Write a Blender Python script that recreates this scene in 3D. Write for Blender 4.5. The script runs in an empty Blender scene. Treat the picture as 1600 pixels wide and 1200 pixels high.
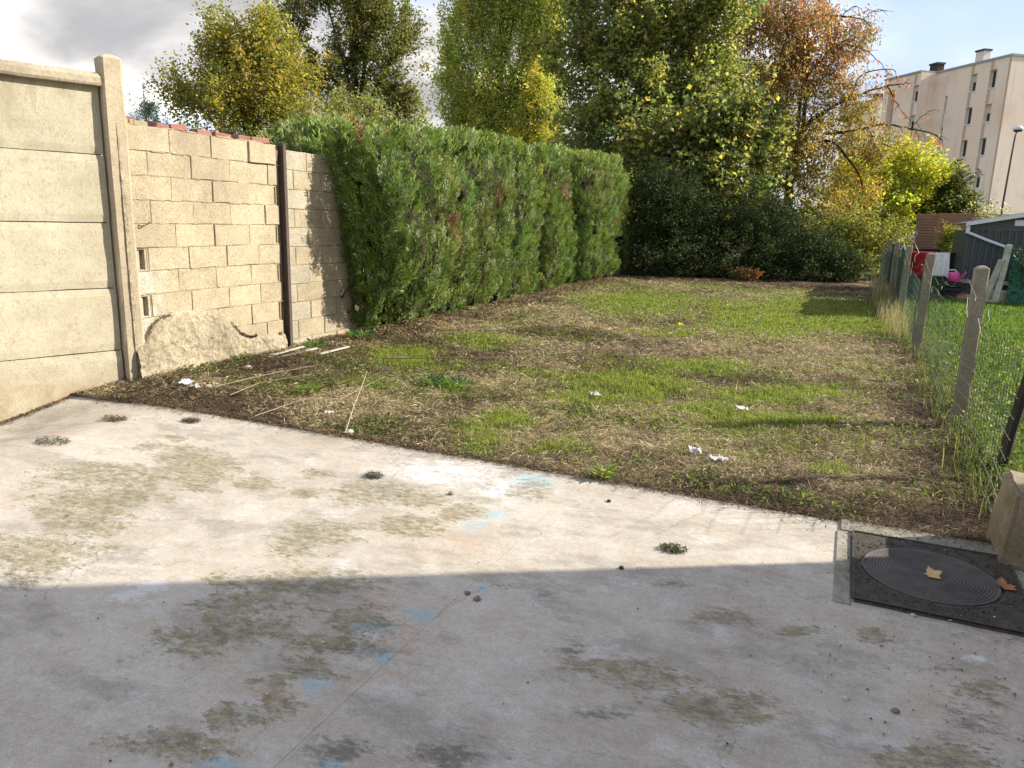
import bpy, bmesh, math, random
import numpy as np
from mathutils import Vector, Matrix, Quaternion

rng = np.random.default_rng(7)
random.seed(7)
scene = bpy.context.scene
COL = scene.collection

# ------------------------------------------------------------------ camera
CAM = np.array([0.0, 0.0, 1.45])
pitch, roll, yaw = math.radians(12.45), math.radians(1.5), math.radians(24)
fw = Vector((-math.sin(yaw) * math.cos(pitch), math.cos(yaw) * math.cos(pitch), -math.sin(pitch)))
r0 = Vector((math.cos(yaw), math.sin(yaw), 0))
u0 = r0.cross(fw)
rt = r0 * math.cos(roll) + u0 * math.sin(roll)
up = -r0 * math.sin(roll) + u0 * math.cos(roll)
cd = bpy.data.cameras.new("camera")
cd.sensor_width = 36
cd.lens = 36 * 1160 / 1600
cd.clip_start = 0.05
cd.clip_end = 3000
cam = bpy.data.objects.new("camera", cd)
COL.objects.link(cam)
cam.matrix_world = Matrix(((rt.x, up.x, -fw.x, 0), (rt.y, up.y, -fw.y, 0), (rt.z, up.z, -fw.z, 1.45), (0, 0, 0, 1)))
scene.camera = cam

# ------------------------------------------------------------------ light
SUN_EL, SUN_AZ = math.radians(30), math.atan2(0.515, 0.857)
to_sun = Vector((math.cos(SUN_EL) * math.cos(SUN_AZ), math.cos(SUN_EL) * math.sin(SUN_AZ), math.sin(SUN_EL)))
sd = bpy.data.lights.new("sun", "SUN")
sd.energy = 3.4
sd.angle = math.radians(0.5)
sd.color = (1.0, 0.93, 0.80)
sun = bpy.data.objects.new("sun", sd)
COL.objects.link(sun)
sun.rotation_euler = to_sun.to_track_quat("Z", "Y").to_euler()
sun.location = (10, 6, 20)

vs = scene.view_settings
scene.display_settings.display_device = "sRGB"
vs.view_transform = "Standard"
vs.look = "None"
vs.exposure = 1.42
vs.gamma = 1.0
vs.use_curve_mapping = False


class NT:
    """small helper to write node trees"""

    def __init__(self, tree):
        self.t = tree
        tree.nodes.clear()

    def n(self, kind, ins=None, **props):
        nd = self.t.nodes.new(kind)
        for k, v in props.items():
            setattr(nd, k, v)
        for k, v in (ins or {}).items():
            s = nd.inputs[k]
            if isinstance(v, bpy.types.NodeSocket):
                self.t.links.new(v, s)
            else:
                s.default_value = v
        return nd

    def math(self, op, a, b=0.0, c=0.0, clamp=False):
        return self.n("ShaderNodeMath", {0: a, 1: b, 2: c}, operation=op, use_clamp=clamp).outputs[0]

    def mix(self, f, a, b, blend="MIX"):
        nd = self.n("ShaderNodeMix", data_type="RGBA", blend_type=blend)
        for i, v in ((0, f), (6, a), (7, b)):
            if isinstance(v, bpy.types.NodeSocket):
                self.t.links.new(v, nd.inputs[i])
            else:
                nd.inputs[i].default_value = v if i == 0 else (tuple(v) + (1,))[:4]
        return nd.outputs[2]

    def noise(self, vec, scale, detail=4, rough=0.55, dist=0.0):
        return self.n("ShaderNodeTexNoise", {"Vector": vec, "Scale": scale, "Detail": detail, "Roughness": rough, "Distortion": dist}).outputs["Fac"]

    def ramp(self, f, lo, hi, smooth=True):
        return self.n("ShaderNodeMapRange", {"Value": f, "From Min": lo, "From Max": hi}, interpolation_type="SMOOTHSTEP" if smooth else "LINEAR", clamp=True).outputs[0]

    def scale(self, vec, s):
        return self.n("ShaderNodeMapping", {"Vector": vec, "Scale": s}).outputs[0]


# world: Nishita sky under a broken deck of cloud
world = bpy.data.worlds.new("World")
scene.world = world
world.use_nodes = True
w = NT(world.node_tree)
sky = w.n("ShaderNodeTexSky", sky_type="NISHITA", sun_disc=False, sun_elevation=SUN_EL, sun_rotation=math.pi / 2 - SUN_AZ, air_density=1.0, dust_density=1.0, ozone_density=1.5)
gen = w.n("ShaderNodeTexCoord").outputs["Generated"]
sep = w.n("ShaderNodeSeparateXYZ", {0: gen})
zz = w.math("ADD", w.math("MAXIMUM", sep.outputs[2], 0.0), 0.16)
dome = w.n("ShaderNodeCombineXYZ", {0: w.math("DIVIDE", sep.outputs[0], zz), 1: w.math("DIVIDE", sep.outputs[1], zz), 2: 0.0}).outputs[0]
cl1 = w.noise(w.n("ShaderNodeMapping", {"Vector": dome, "Location": (1.4, 6.6, 0), "Scale": (0.55, 0.55, 1)}).outputs[0], 1.0, 7, 0.48, 0.3)
cl2 = w.noise(w.n("ShaderNodeMapping", {"Vector": dome, "Location": (6.1, 6.6, 2), "Scale": (0.9, 0.9, 1)}).outputs[0], 1.0, 6, 0.50, 0.4)
cover = w.ramp(cl1, 0.34, 0.60)
thick = w.ramp(cl2, 0.30, 0.60)
cloud = w.mix(thick, (6.8, 6.5, 6.0), (2.05, 2.03, 2.1))
veil = w.mix(0.6, w.mix(1.0, sky.outputs[0], (0.62, 0.62, 0.62), "MULTIPLY"), (2.7, 3.25, 4.7))
skyc = w.mix(cover, veil, cloud)
bg = w.n("ShaderNodeBackground", {"Color": skyc, "Strength": 0.104})
w.n("ShaderNodeOutputWorld", {"Surface": bg.outputs[0]})

# ------------------------------------------------------------------ helpers: noise
def _hash(ix, iy, iz, seed):
    h = (ix * 374761393 + iy * 668265263 + iz * 2147483647 + seed * 974711) & 0xFFFFFFFF
    h = ((h ^ (h >> 13)) * 1274126177) & 0xFFFFFFFF
    return ((h ^ (h >> 16)) & 0xFFFF) / 65535.0


def vnoise(x, y, z=0.0, seed=0):
    x, y = np.asarray(x, float), np.asarray(y, float)
    z = np.zeros_like(x) + z
    ix, iy, iz = np.floor(x).astype(np.int64), np.floor(y).astype(np.int64), np.floor(z).astype(np.int64)
    fx, fy, fz = x - ix, y - iy, z - iz
    fx, fy, fz = (f * f * (3 - 2 * f) for f in (fx, fy, fz))
    out = 0
    for dx in (0, 1):
        for dy in (0, 1):
            for dz in (0, 1):
                wgt = (fx if dx else 1 - fx) * (fy if dy else 1 - fy) * (fz if dz else 1 - fz)
                out = out + wgt * _hash(ix + dx, iy + dy, iz + dz, seed)
    return out


def fbm(x, y, z=0.0, s=1.0, octv=4, seed=0):
    v, a, t = 0, 0.5, 0
    for o in range(octv):
        v = v + a * vnoise(np.asarray(x) * s, np.asarray(y) * s, np.asarray(z) * s, seed + o)
        t += a
        a *= 0.5
        s *= 2.03
    return v / t


# ------------------------------------------------------------------ helpers: objects
def set_props(o, label=None, cat=None, group=None, kind=None):
    for k, v in (("label", label), ("category", cat), ("group", group), ("kind", kind)):
        if v:
            o[k] = v
    return o


def empty(name, loc, label, cat, group=None, rz=0.0):
    o = bpy.data.objects.new(name, None)
    o.empty_display_size = 0.2
    COL.objects.link(o)
    o.location = loc
    o.rotation_euler = (0, 0, rz)
    return set_props(o, label, cat, group)


def link(name, me, mat=None, parent=None):
    o = bpy.data.objects.new(name, me)
    COL.objects.link(o)
    if mat is not None and not me.materials:
        me.materials.append(mat)
    if parent is not None:
        o.parent = parent
        # builders work in world coordinates unless told otherwise
        o.matrix_parent_inverse = Matrix.LocRotScale(parent.location, parent.rotation_euler, parent.scale).inverted()
    return o


def raw_mesh(name, verts, faces, attrs=None, smooth=False):
    """verts (N,3); faces: list of (M,k) int arrays; attrs: {name: (N,3 or 4)}"""
    verts = np.ascontiguousarray(verts, dtype=np.float32)
    me = bpy.data.meshes.new(name)
    me.vertices.add(len(verts))
    me.vertices.foreach_set("co", verts.ravel())
    loops = np.concatenate([f.ravel() for f in faces]).astype(np.int32)
    sizes = np.concatenate([np.full(len(f), f.shape[1]) for f in faces])
    starts = np.concatenate([[0], np.cumsum(sizes)[:-1]]).astype(np.int32)
    me.loops.add(len(loops))
    me.loops.foreach_set("vertex_index", loops)
    me.polygons.add(len(sizes))
    me.polygons.foreach_set("loop_start", starts)
    me.polygons.foreach_set("use_smooth", np.full(len(sizes), bool(smooth)))
    for k, a in (attrs or {}).items():
        a = np.asarray(a, dtype=np.float32)
        if a.shape[1] == 3:
            a = np.concatenate([a, np.ones((len(a), 1), np.float32)], 1)
        at = me.attributes.new(k, "FLOAT_COLOR", "POINT")
        at.data.foreach_set("color", np.ascontiguousarray(a).ravel())
    me.update(calc_edges=True)
    return me


class MB:
    """collects simple solids; build() links them as one mesh object"""

    def __init__(self):
        self.v, self.f = [], []

    def add(self, vs_, fs_):
        b = len(self.v)
        self.v += [tuple(p) for p in vs_]
        self.f += [tuple(i + b for i in f) for f in fs_]
        return self

    def box(self, x0, x1, y0, y1, z0, z1):
        return self.add([(x0, y0, z0), (x1, y0, z0), (x1, y1, z0), (x0, y1, z0), (x0, y0, z1), (x1, y0, z1), (x1, y1, z1), (x0, y1, z1)], BOXF)

    def obox(self, c, ax, ay, az):
        """oriented box: centre and three half-axis vectors"""
        c, ax, ay, az = map(Vector, (c, ax, ay, az))
        p = [c - ax - ay - az, c + ax - ay - az, c + ax + ay - az, c - ax + ay - az, c - ax - ay + az, c + ax - ay + az, c + ax + ay + az, c - ax + ay + az]
        return self.add(p, BOXF)

    def tube(self, pts, rad, n=6, cap=True):
        pts = [Vector(p) for p in pts]
        if not hasattr(rad, "__len__"):
            rad = [rad] * len(pts)
        b = len(self.v)
        ref = None
        for i, p in enumerate(pts):
            d = (pts[min(i + 1, len(pts) - 1)] - pts[max(i - 1, 0)])
            if d.length < 1e-9:
                d = Vector((0, 0, 1))
            d.normalize()
            if ref is None:
                ref = Vector((1, 0, 0)) if abs(d.x) < 0.9 else Vector((0, 1, 0))
            a = (ref - d * ref.dot(d)).normalized()
            ref = a
            c = d.cross(a)
            for k in range(n):
                t = 2 * math.pi * k / n
                self.v.append(tuple(p + (a * math.cos(t) + c * math.sin(t)) * rad[i]))
        for i in range(len(pts) - 1):
            for k in range(n):
                k2 = (k + 1) % n
                self.f.append((b + i * n + k, b + i * n + k2, b + (i + 1) * n + k2, b + (i + 1) * n + k))
        if cap:
            self.f.append(tuple(b + k for k in reversed(range(n))))
            e = b + (len(pts) - 1) * n
            self.f.append(tuple(e + k for k in range(n)))
        return self

    def lathe(self, prof, n=24, c=(0, 0, 0)):
        b = len(self.v)
        for r, z in prof:
            for k in range(n):
                t = 2 * math.pi * k / n
                self.v.append((c[0] + r * math.cos(t), c[1] + r * math.sin(t), c[2] + z))
        for i in range(len(prof) - 1):
            for k in range(n):
                k2 = (k + 1) % n
                self.f.append((b + i * n + k, b + i * n + k2, b + (i + 1) * n + k2, b + (i + 1) * n + k))
        return self

    def mesh(self, name, bevel=0.0, segs=1):
        me = bpy.data.meshes.new(name)
        me.from_pydata(self.v, [], self.f)
        if bevel:
            bm = bmesh.new()
            bm.from_mesh(me)
            bmesh.ops.bevel(bm, geom=[e for e in bm.edges if e.is_manifold and e.calc_face_angle(0) > 0.5], offset=bevel, segments=segs, affect="EDGES", profile=0.6)
            bm.to_mesh(me)
            bm.free()
        me.update()
        return me

    def build(self, name, mat, parent=None, bevel=0.0, segs=1, smooth=False):
        me = self.mesh(name, bevel, segs)
        if smooth:
            for p in me.polygons:
                p.use_smooth = True
        return link(name, me, mat, parent)


BOXF = [(0, 3, 2, 1), (4, 5, 6, 7), (0, 1, 5, 4), (1, 2, 6, 5), (2, 3, 7, 6), (3, 0, 4, 7)]


# ------------------------------------------------------------------ materials
def new_mat(name):
    m = bpy.data.materials.new(name)
    m.use_nodes = True
    return m, NT(m.node_tree)


def finish(t, color, rough=0.85, bump=None, bs=0.5, bd=0.01, spec=0.3, extra=None):
    ins = {"Base Color": color if isinstance(color, bpy.types.NodeSocket) else tuple(color) + (1,), "Roughness": rough, "Specular IOR Level": spec}
    ins.update(extra or {})
    if bump is not None:
        ins["Normal"] = t.n("ShaderNodeBump", {"Height": bump, "Strength": bs, "Distance": bd}).outputs[0]
    p = t.n("ShaderNodeBsdfPrincipled", ins)
    t.n("ShaderNodeOutputMaterial", {"Surface": p.outputs[0]})
    return p


def pos(t):
    return t.n("ShaderNodeNewGeometry").outputs["Position"]


def mat_plain(name, c, rough=0.6, var=0.15, scale=8.0, spec=0.3, metal=0.0, bump=0.15):
    m, t = new_mat(name)
    P = pos(t)
    a = t.noise(P, scale, 5)
    b = t.noise(P, scale * 9, 3)
    k = t.math("ADD", t.math("MULTIPLY", t.math("SUBTRACT", a, 0.5), 2 * var), t.math("MULTIPLY", t.math("SUBTRACT", b, 0.5), var))
    k = t.math("ADD", k, 1.0)
    col = t.mix(1.0, c, t.n("ShaderNodeCombineXYZ", {0: k, 1: k, 2: k}).outputs[0], "MULTIPLY")
    finish(t, col, rough, b, bump, 0.004, spec, {"Metallic": metal})
    return m


def mat_leaf(name, trans=0.35, rough=0.45, spec=0.35, ts=(1.32, 1.22, 0.72)):
    m, t = new_mat(name)
    c = t.n("ShaderNodeAttribute", attribute_name="tint").outputs["Color"]
    p = t.n("ShaderNodeBsdfPrincipled", {"Base Color": c, "Roughness": rough, "Specular IOR Level": spec})
    tc = t.mix(1.0, c, ts, "MULTIPLY")
    tr = t.n("ShaderNodeBsdfTranslucent", {"Color": tc})
    mx = t.n("ShaderNodeMixShader", {0: trans, 1: p.outputs[0], 2: tr.outputs[0]})
    t.n("ShaderNodeOutputMaterial", {"Surface": mx.outputs[0]})
    return m


def mat_concrete(name, c1, c2, speck=0.35, bumpd=0.004, stain=None, grain=60.0, pits=0.0, bs=0.6):
    m, t = new_mat(name)
    P = pos(t)
    big = t.noise(P, 1.3, 5, 0.6)
    mid = t.noise(P, 7.0, 6, 0.65)
    fine = t.noise(P, grain, 4, 0.7)
    col = t.mix(t.ramp(t.math("ADD", t.math("MULTIPLY", big, 0.6), t.math("MULTIPLY", mid, 0.4)), 0.36, 0.66), c1, c2)
    k = t.ramp(fine, 0.25, 0.75, False)
    kk = t.math("ADD", t.math("MULTIPLY", k, speck), 1.0 - speck * 0.5)
    col = t.mix(1.0, col, t.n("ShaderNodeCombineXYZ", {0: kk, 1: kk, 2: kk}).outputs[0], "MULTIPLY")
    rnd = t.math("ADD", t.math("MULTIPLY", t.n("ShaderNodeObjectInfo").outputs["Random"], 0.16), 0.86)
    col = t.mix(1.0, col, t.n("ShaderNodeCombineXYZ", {0: rnd, 1: rnd, 2: rnd}).outputs[0], "MULTIPLY")
    h = t.math("ADD", t.math("MULTIPLY", fine, 0.6), t.math("MULTIPLY", mid, 0.8))
    if pits:
        vo = t.n("ShaderNodeTexVoronoi", {"Vector": P, "Scale": 75.0, "Randomness": 1.0}).outputs["Distance"]
        pit = t.math("MULTIPLY", t.ramp(vo, 0.34, 0.08), t.ramp(t.noise(P, 30, 2), 0.5, 0.62))
        col = t.mix(t.math("MULTIPLY", pit, pits), col, tuple(x * 0.35 for x in c1))
        h = t.math("SUBTRACT", h, t.math("MULTIPLY", pit, 1.2))
    if stain:
        col = stain(t, P, col)
    finish(t, col, 0.9, h, bs, bumpd, 0.2)
    return m


def panel_stain(t, P, col):
    z = t.n("ShaderNodeSeparateXYZ", {0: P}).outputs[2]
    run = t.noise(t.scale(P, (7, 7, 1.6)), 1.0, 7, 0.7)
    top = t.math("MULTIPLY", t.ramp(z, 1.2, 2.4), t.ramp(run, 0.48, 0.66))
    col = t.mix(t.math("MULTIPLY", top, 0.5), col, (0.30, 0.26, 0.17))
    sp = t.noise(t.scale(P, (28, 28, 18)), 1.0, 5, 0.75)
    col = t.mix(t.math("MULTIPLY", t.ramp(sp, 0.52, 0.66), 0.42), col, (0.27, 0.23, 0.15))
    low = t.math("MULTIPLY", t.ramp(z, 0.24, -0.1), t.ramp(t.noise(P, 6, 5), 0.35, 0.6))
    col = t.mix(t.math("MULTIPLY", low, 0.6), col, (0.30, 0.20, 0.11))
    wh = t.math("MULTIPLY", t.ramp(t.noise(P, 3.0, 4), 0.60, 0.70), t.ramp(z, 1.0, 0.3))
    return t.mix(t.math("MULTIPLY", wh, 0.4), col, (0.70, 0.66, 0.55))


def block_stain(t, P, col):
    s = t.n("ShaderNodeSeparateXYZ", {0: P})
    y, z = s.outputs[1], s.outputs[2]
    d = t.math("MULTIPLY", t.ramp(y, 4.75, 4.42), t.math("MULTIPLY", t.ramp(z, 1.16, 0.9), t.ramp(z, 0.25, 0.6)))
    d = t.math("MULTIPLY", d, t.ramp(t.noise(P, 13, 6, 0.7), 0.36, 0.66))
    col = t.mix(t.math("MULTIPLY", d, 0.85), col, (0.52, 0.52, 0.50))
    run = t.noise(t.scale(P, (5, 5, 0.8)), 1.0, 5, 0.6)
    g = t.math("MULTIPLY", t.ramp(z, 1.5, 2.2), t.ramp(run, 0.42, 0.62))
    return t.mix(t.math("MULTIPLY", g, 0.45), col, (0.26, 0.22, 0.16))


M = {}
M["panel"] = mat_concrete("cream_concrete_panel", (0.42, 0.37, 0.265), (0.53, 0.48, 0.36), 0.4, 0.005, panel_stain, 75, 0.35)
M["post"] = mat_concrete("weathered_post_concrete", (0.40, 0.33, 0.23), (0.52, 0.44, 0.31), 0.5, 0.005, None, 55, 0.5)
M["coping"] = mat_concrete("coping_concrete", (0.30, 0.25, 0.18), (0.46, 0.40, 0.29), 0.55, 0.006, None, 45, 0.7)
M["block"] = mat_concrete("concrete_block", (0.34, 0.28, 0.19), (0.46, 0.39, 0.27), 0.85, 0.007, block_stain, 60, 0.8)
M["block2"] = mat_concrete("grey_concrete_block", (0.33, 0.29, 0.22), (0.44, 0.39, 0.30), 0.85, 0.007, block_stain, 60, 0.8)
M["mortar"] = mat_concrete("mortar", (0.30, 0.24, 0.155), (0.42, 0.34, 0.23), 0.6, 0.008, None, 50)
M["render"] = mat_concrete("rough_render", (0.29, 0.24, 0.165), (0.43, 0.37, 0.26), 1.0, 0.018, None, 34, 1.0, 1.0)
M["brick"] = mat_plain("red_brick", (0.27, 0.125, 0.10), 0.9, 0.6, 9, 0.2, 0, 0.5)
M["rusty"] = mat_plain("rusty_steel", (0.10, 0.075, 0.06), 0.8, 0.4, 10, 0.3, 0.2, 0.4)
M["bark"] = mat_plain("bark", (0.075, 0.058, 0.042), 0.9, 0.35, 12, 0.15, 0, 0.8)
M["darkbark"] = mat_plain("dark_bark", (0.035, 0.028, 0.022), 0.9, 0.35, 12, 0.15, 0, 0.8)
M["fencepost"] = mat_concrete("mossy_fence_post", (0.20, 0.17, 0.125), (0.33, 0.29, 0.22), 0.7, 0.006, None, 60, 0.6)
M["leaf"] = mat_leaf("leaf", 0.54, ts=(1.5, 1.4, 0.75))
M["needle"] = mat_leaf("thuja_spray", 0.30, 0.5, 0.3, (1.2, 1.2, 0.8))
M["glossleaf"] = mat_leaf("glossy_leaf", 0.22, 0.55, 0.12)
M["grass"] = mat_leaf("grass_blade", 0.42, 0.5, 0.25, (1.25, 1.3, 0.75))
M["straw"] = mat_leaf("dry_straw", 0.12, 0.8, 0.15, (1, 1, 1))
M["wire"] = mat_plain("galvanised_wire", (0.20, 0.21, 0.20), 0.5, 0.2, 8, 0.5, 0.4, 0)
M["greenwire"] = mat_plain("green_coated_wire", (0.11, 0.14, 0.11), 0.5, 0.2, 8, 0.4, 0, 0)
M["hedgecore"] = mat_plain("hedge_twig_shade", (0.035, 0.03, 0.018), 1.0, 0.5, 10, 0.05, 0, 0.8)  # near-black tone carries the shade between the inner twigs


def m_simple(name, c, rough=0.6, spec=0.3, metal=0.0, var=0.12, scale=8):
    M[name] = mat_plain(name, c, rough, var, scale, spec, metal)
    return M[name]


# ------------------------------------------------------------------ ground
def ellmask(x, y, L, k=0.9):
    out = np.zeros_like(x)
    for mx, my, a, b, c, d in L:
        det = a * d - b * c
        dx, dy = x - mx, y - my
        p = (dx * d - dy * c) / det
        q = (-dx * b + dy * a) / det
        out = np.maximum(out, np.exp(-k * (p * p + q * q)))
    return out


def ss(x, a, b):
    t = np.clip((x - a) / (b - a), 0, 1)
    return t * t * (3 - 2 * t)


def grid(x0, x1, y0, y1, step):
    nx, ny = max(2, int(round((x1 - x0) / step)) + 1), max(2, int(round((y1 - y0) / step)) + 1)
    X, Y = np.meshgrid(np.linspace(x0, x1, nx), np.linspace(y0, y1, ny))
    i = np.arange(nx * ny).reshape(ny, nx)
    q = np.stack([i[:-1, :-1].ravel(), i[:-1, 1:].ravel(), i[1:, 1:].ravel(), i[1:, :-1].ravel()], 1)
    return X.ravel(), Y.ravel(), q, nx, ny


def slab_z(x, y):
    return -0.2 * ss(-x, 4.5, 5.7) * ss(-y, -4.15, -3.2)


MOSS = [(-3.66, 2.67, 0.182, 0.099, -0.111, 0.085), (-3.43, 2.71, 0.105, 0.057, -0.085, 0.071), (-3.29, 2.26, 0.12, 0.064, -0.183, 0.134), (-3.3, 2.48, 0.113, 0.06, -0.077, 0.061), (-3.31, 2.99, 0.126, 0.069, -0.174, 0.164), (-3.07, 1.84, 0.129, 0.067, -0.107, 0.07), (-2.85, 2.96, 0.076, 0.041, -0.043, 0.046), (-3.91, 3.16, 0.051, 0.028, -0.044, 0.037), (-3.89, 3.37, 0.035, 0.02, -0.046, 0.041), (-2.64, 3.25, 0.048, 0.026, -0.028, 0.035), (-2.18, 3.15, 0.15, 0.08, -0.054, 0.08), (-1.95, 3.17, 0.104, 0.055, -0.038, 0.063), (-2.52, 2.97, 0.044, 0.024, -0.031, 0.037), (-2.11, 2.58, 0.094, 0.049, -0.064, 0.08), (-2.12, 2.38, 0.062, 0.032, -0.035, 0.04), (-1.81, 2.86, 0.076, 0.04, -0.041, 0.065), (-1.66, 3.13, 0.057, 0.03, -0.032, 0.059), (-1.47, 3.56, 0.056, 0.03, -0.039, 0.091), (-1.87, 1.88, 0.095, 0.048, -0.09, 0.096), (-1.91, 1.68, 0.07, 0.035, -0.05, 0.047), (-2.13, 2.05, 0.045, 0.023, -0.04, 0.04), (-1.83, 2.2, 0.132, 0.068, -0.042, 0.052), (-1.51, 2.05, 0.063, 0.032, -0.032, 0.045), (-1.52, 1.86, 0.071, 0.036, -0.023, 0.029), (-1.46, 1.72, 0.056, 0.028, -0.023, 0.028), (-1.51, 1.62, 0.036, 0.018, -0.021, 0.023), (-1.56, 1.28, 0.087, 0.043, -0.029, 0.026), (-1.5, 1.44, 0.05, 0.025, -0.03, 0.03), (-1.42, 1.51, 0.034, 0.017, -0.02, 0.023), (-0.56, 2.19, 0.077, 0.039, -0.008, 0.029), (-0.41, 2.18, 0.075, 0.038, -0.01, 0.041), (-0.24, 2.12, 0.108, 0.054, -0.008, 0.048), (-0.16, 2.1, 0.07, 0.035, -0.003, 0.022), (-0.27, 2.69, 0.062, 0.031, -0.006, 0.039), (-0.02, 2.71, 0.043, 0.022, -0.001, 0.024), (0.23, 2.81, 0.039, 0.02, 0.001, 0.034), (0.53, 2.6, 0.048, 0.024, 0.004, 0.032), (0.39, 2.16, 0.099, 0.048, 0.003, 0.035)]
DARK = [(-2.88, 1.69, 0.11, 0.056, -0.063, 0.041), (-0.73, 2.21, 0.068, 0.034, -0.016, 0.045), (0.5, 2.41, 0.081, 0.04, 0.011, 0.088), (0.69, 3.31, 0.143, 0.073, 0.037, 0.25), (0.5, 3.13, 0.138, 0.07, 0.008, 0.08), (0.18, 3.1, 0.038, 0.019, 0.0, 0.047), (-0.98, 2.51, 0.041, 0.021, -0.016, 0.038), (-0.55, 1.91, 0.069, 0.034, -0.011, 0.034), (-0.86, 1.57, 0.143, 0.07, -0.02, 0.035), (-1.13, 1.47, 0.095, 0.047, -0.031, 0.042), (0.47, 2.69, 0.05, 0.025, 0.004, 0.035), (-0.52, 2.86, 0.072, 0.037, -0.007, 0.033), (-4.62, 3.49, 0.053, 0.03, -0.073, 0.058), (-4.47, 2.96, 0.041, 0.023, -0.051, 0.035), (-4.15, 3.72, 0.038, 0.022, -0.053, 0.049), (-1.4, 1.9, 0.098, 0.049, -0.047, 0.065)]
BLUE = [(-1.28, 1.88, 0.029, 0.014, -0.019, 0.028), (-1.44, 2.02, 0.049, 0.025, -0.02, 0.029), (-1.32, 2.18, 0.038, 0.019, -0.017, 0.028), (-1.2, 2.47, 0.021, 0.011, -0.012, 0.024), (-1.47, 3.18, 0.051, 0.027, -0.028, 0.06), (-1.53, 3.73, 0.097, 0.052, -0.033, 0.079), (-1.4, 1.27, 0.034, 0.016, -0.011, 0.011), (-1.12, 1.4, 0.031, 0.015, -0.008, 0.01), (-1.4, 1.66, 0.039, 0.02, -0.021, 0.026), (-1.53, 3.01, 0.049, 0.026, -0.028, 0.055), (-1.38, 1.89, 0.023, 0.012, -0.014, 0.019)]
RUST = [(-4.68, 3.12, 0.088, 0.05, -0.084, 0.059), (-1.49, 2.14, 0.129, 0.066, -0.065, 0.095), (-1.65, 1.74, 0.012, 0.006, -0.013, 0.015), (-1.28, 1.75, 0.073, 0.036, -0.024, 0.034), (-1.47, 1.57, 0.07, 0.035, -0.035, 0.039), (-1.69, 3.06, 0.062, 0.033, -0.032, 0.058), (-1.48, 2.79, 0.129, 0.067, -0.071, 0.133), (-1.3, 1.99, 0.08, 0.04, -0.053, 0.082), (-3.77, 2.2, 0.044, 0.023, -0.086, 0.054), (0.47, 2.48, 0.111, 0.055, 0.016, 0.15)]
WHITE = [(-2.38, 1.8, 0.056, 0.028, -0.042, 0.034), (-2.37, 1.89, 0.057, 0.029, -0.039, 0.033), (-1.56, 3.54, 0.156, 0.084, -0.103, 0.227), (0.56, 2.8, 0.041, 0.021, 0.005, 0.037), (-2.0, 3.6, 0.261, 0.142, -0.109, 0.195)]
GREENP = [(-0.76, 13.14, 1.433, 1.027, -0.179, 2.587), (0.12, 12.38, 0.534, 0.369, -0.004, 1.174), (-1.61, 6.48, 0.41, 0.244, -0.154, 0.585), (-1.84, 5.86, 0.285, 0.167, -0.132, 0.404), (-2.14, 4.25, 0.168, 0.094, -0.133, 0.261), (-0.37, 6.77, 0.609, 0.357, -0.029, 0.374), (-1.27, 7.74, 0.473, 0.292, -0.077, 0.432), (-2.17, 4.89, 0.167, 0.095, -0.105, 0.233), (-0.62, 5.77, 0.354, 0.202, -0.037, 0.281), (-4.12, 6.58, 0.339, 0.213, -0.273, 0.437), (-3.06, 5.62, 0.116, 0.069, -0.098, 0.179), (-1.03, 5.88, 0.23, 0.133, -0.05, 0.256), (-1.65, 4.36, 0.185, 0.102, -0.062, 0.157), (-3.6, 14.02, 0.833, 0.647, -0.442, 1.677), (-3.9, 7.96, 0.325, 0.213, -0.255, 0.516), (-0.22, 6.0, 0.36, 0.205, -0.013, 0.21), (0.0, 4.69, 0.141, 0.077, -0.004, 0.13), (-2.19, 10.04, 0.458, 0.309, -0.139, 0.609), (-3.75, 5.35, 0.192, 0.115, -0.18, 0.258)]
BARE = [(-3.77, 4.3, 0.493, 0.285, -0.457, 0.531), (-4.92, 4.65, 0.365, 0.219, -0.266, 0.258), (0.05, 4.46, 0.538, 0.289, -0.012, 0.475), (-1.13, 4.65, 0.453, 0.251, -0.089, 0.338), (-2.68, 3.95, 0.256, 0.142, -0.162, 0.242), (-0.97, 9.59, 1.427, 0.927, -0.086, 0.746), (-3.08, 7.24, 0.531, 0.334, -0.211, 0.49), (-4.67, 7.46, 0.441, 0.289, -0.298, 0.477), (-0.96, 7.02, 0.322, 0.193, -0.046, 0.295), (-5.74, 11.7, 0.546, 0.417, -0.359, 0.727), (-2.16, 11.66, 0.523, 0.37, -0.189, 0.969), (0.82, 8.09, 0.345, 0.207, 0.174, 2.24), (0.61, 4.33, 0.187, 0.099, 0.031, 0.317), (-1.72, 5.04, 0.25, 0.142, -0.06, 0.17)]


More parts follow.
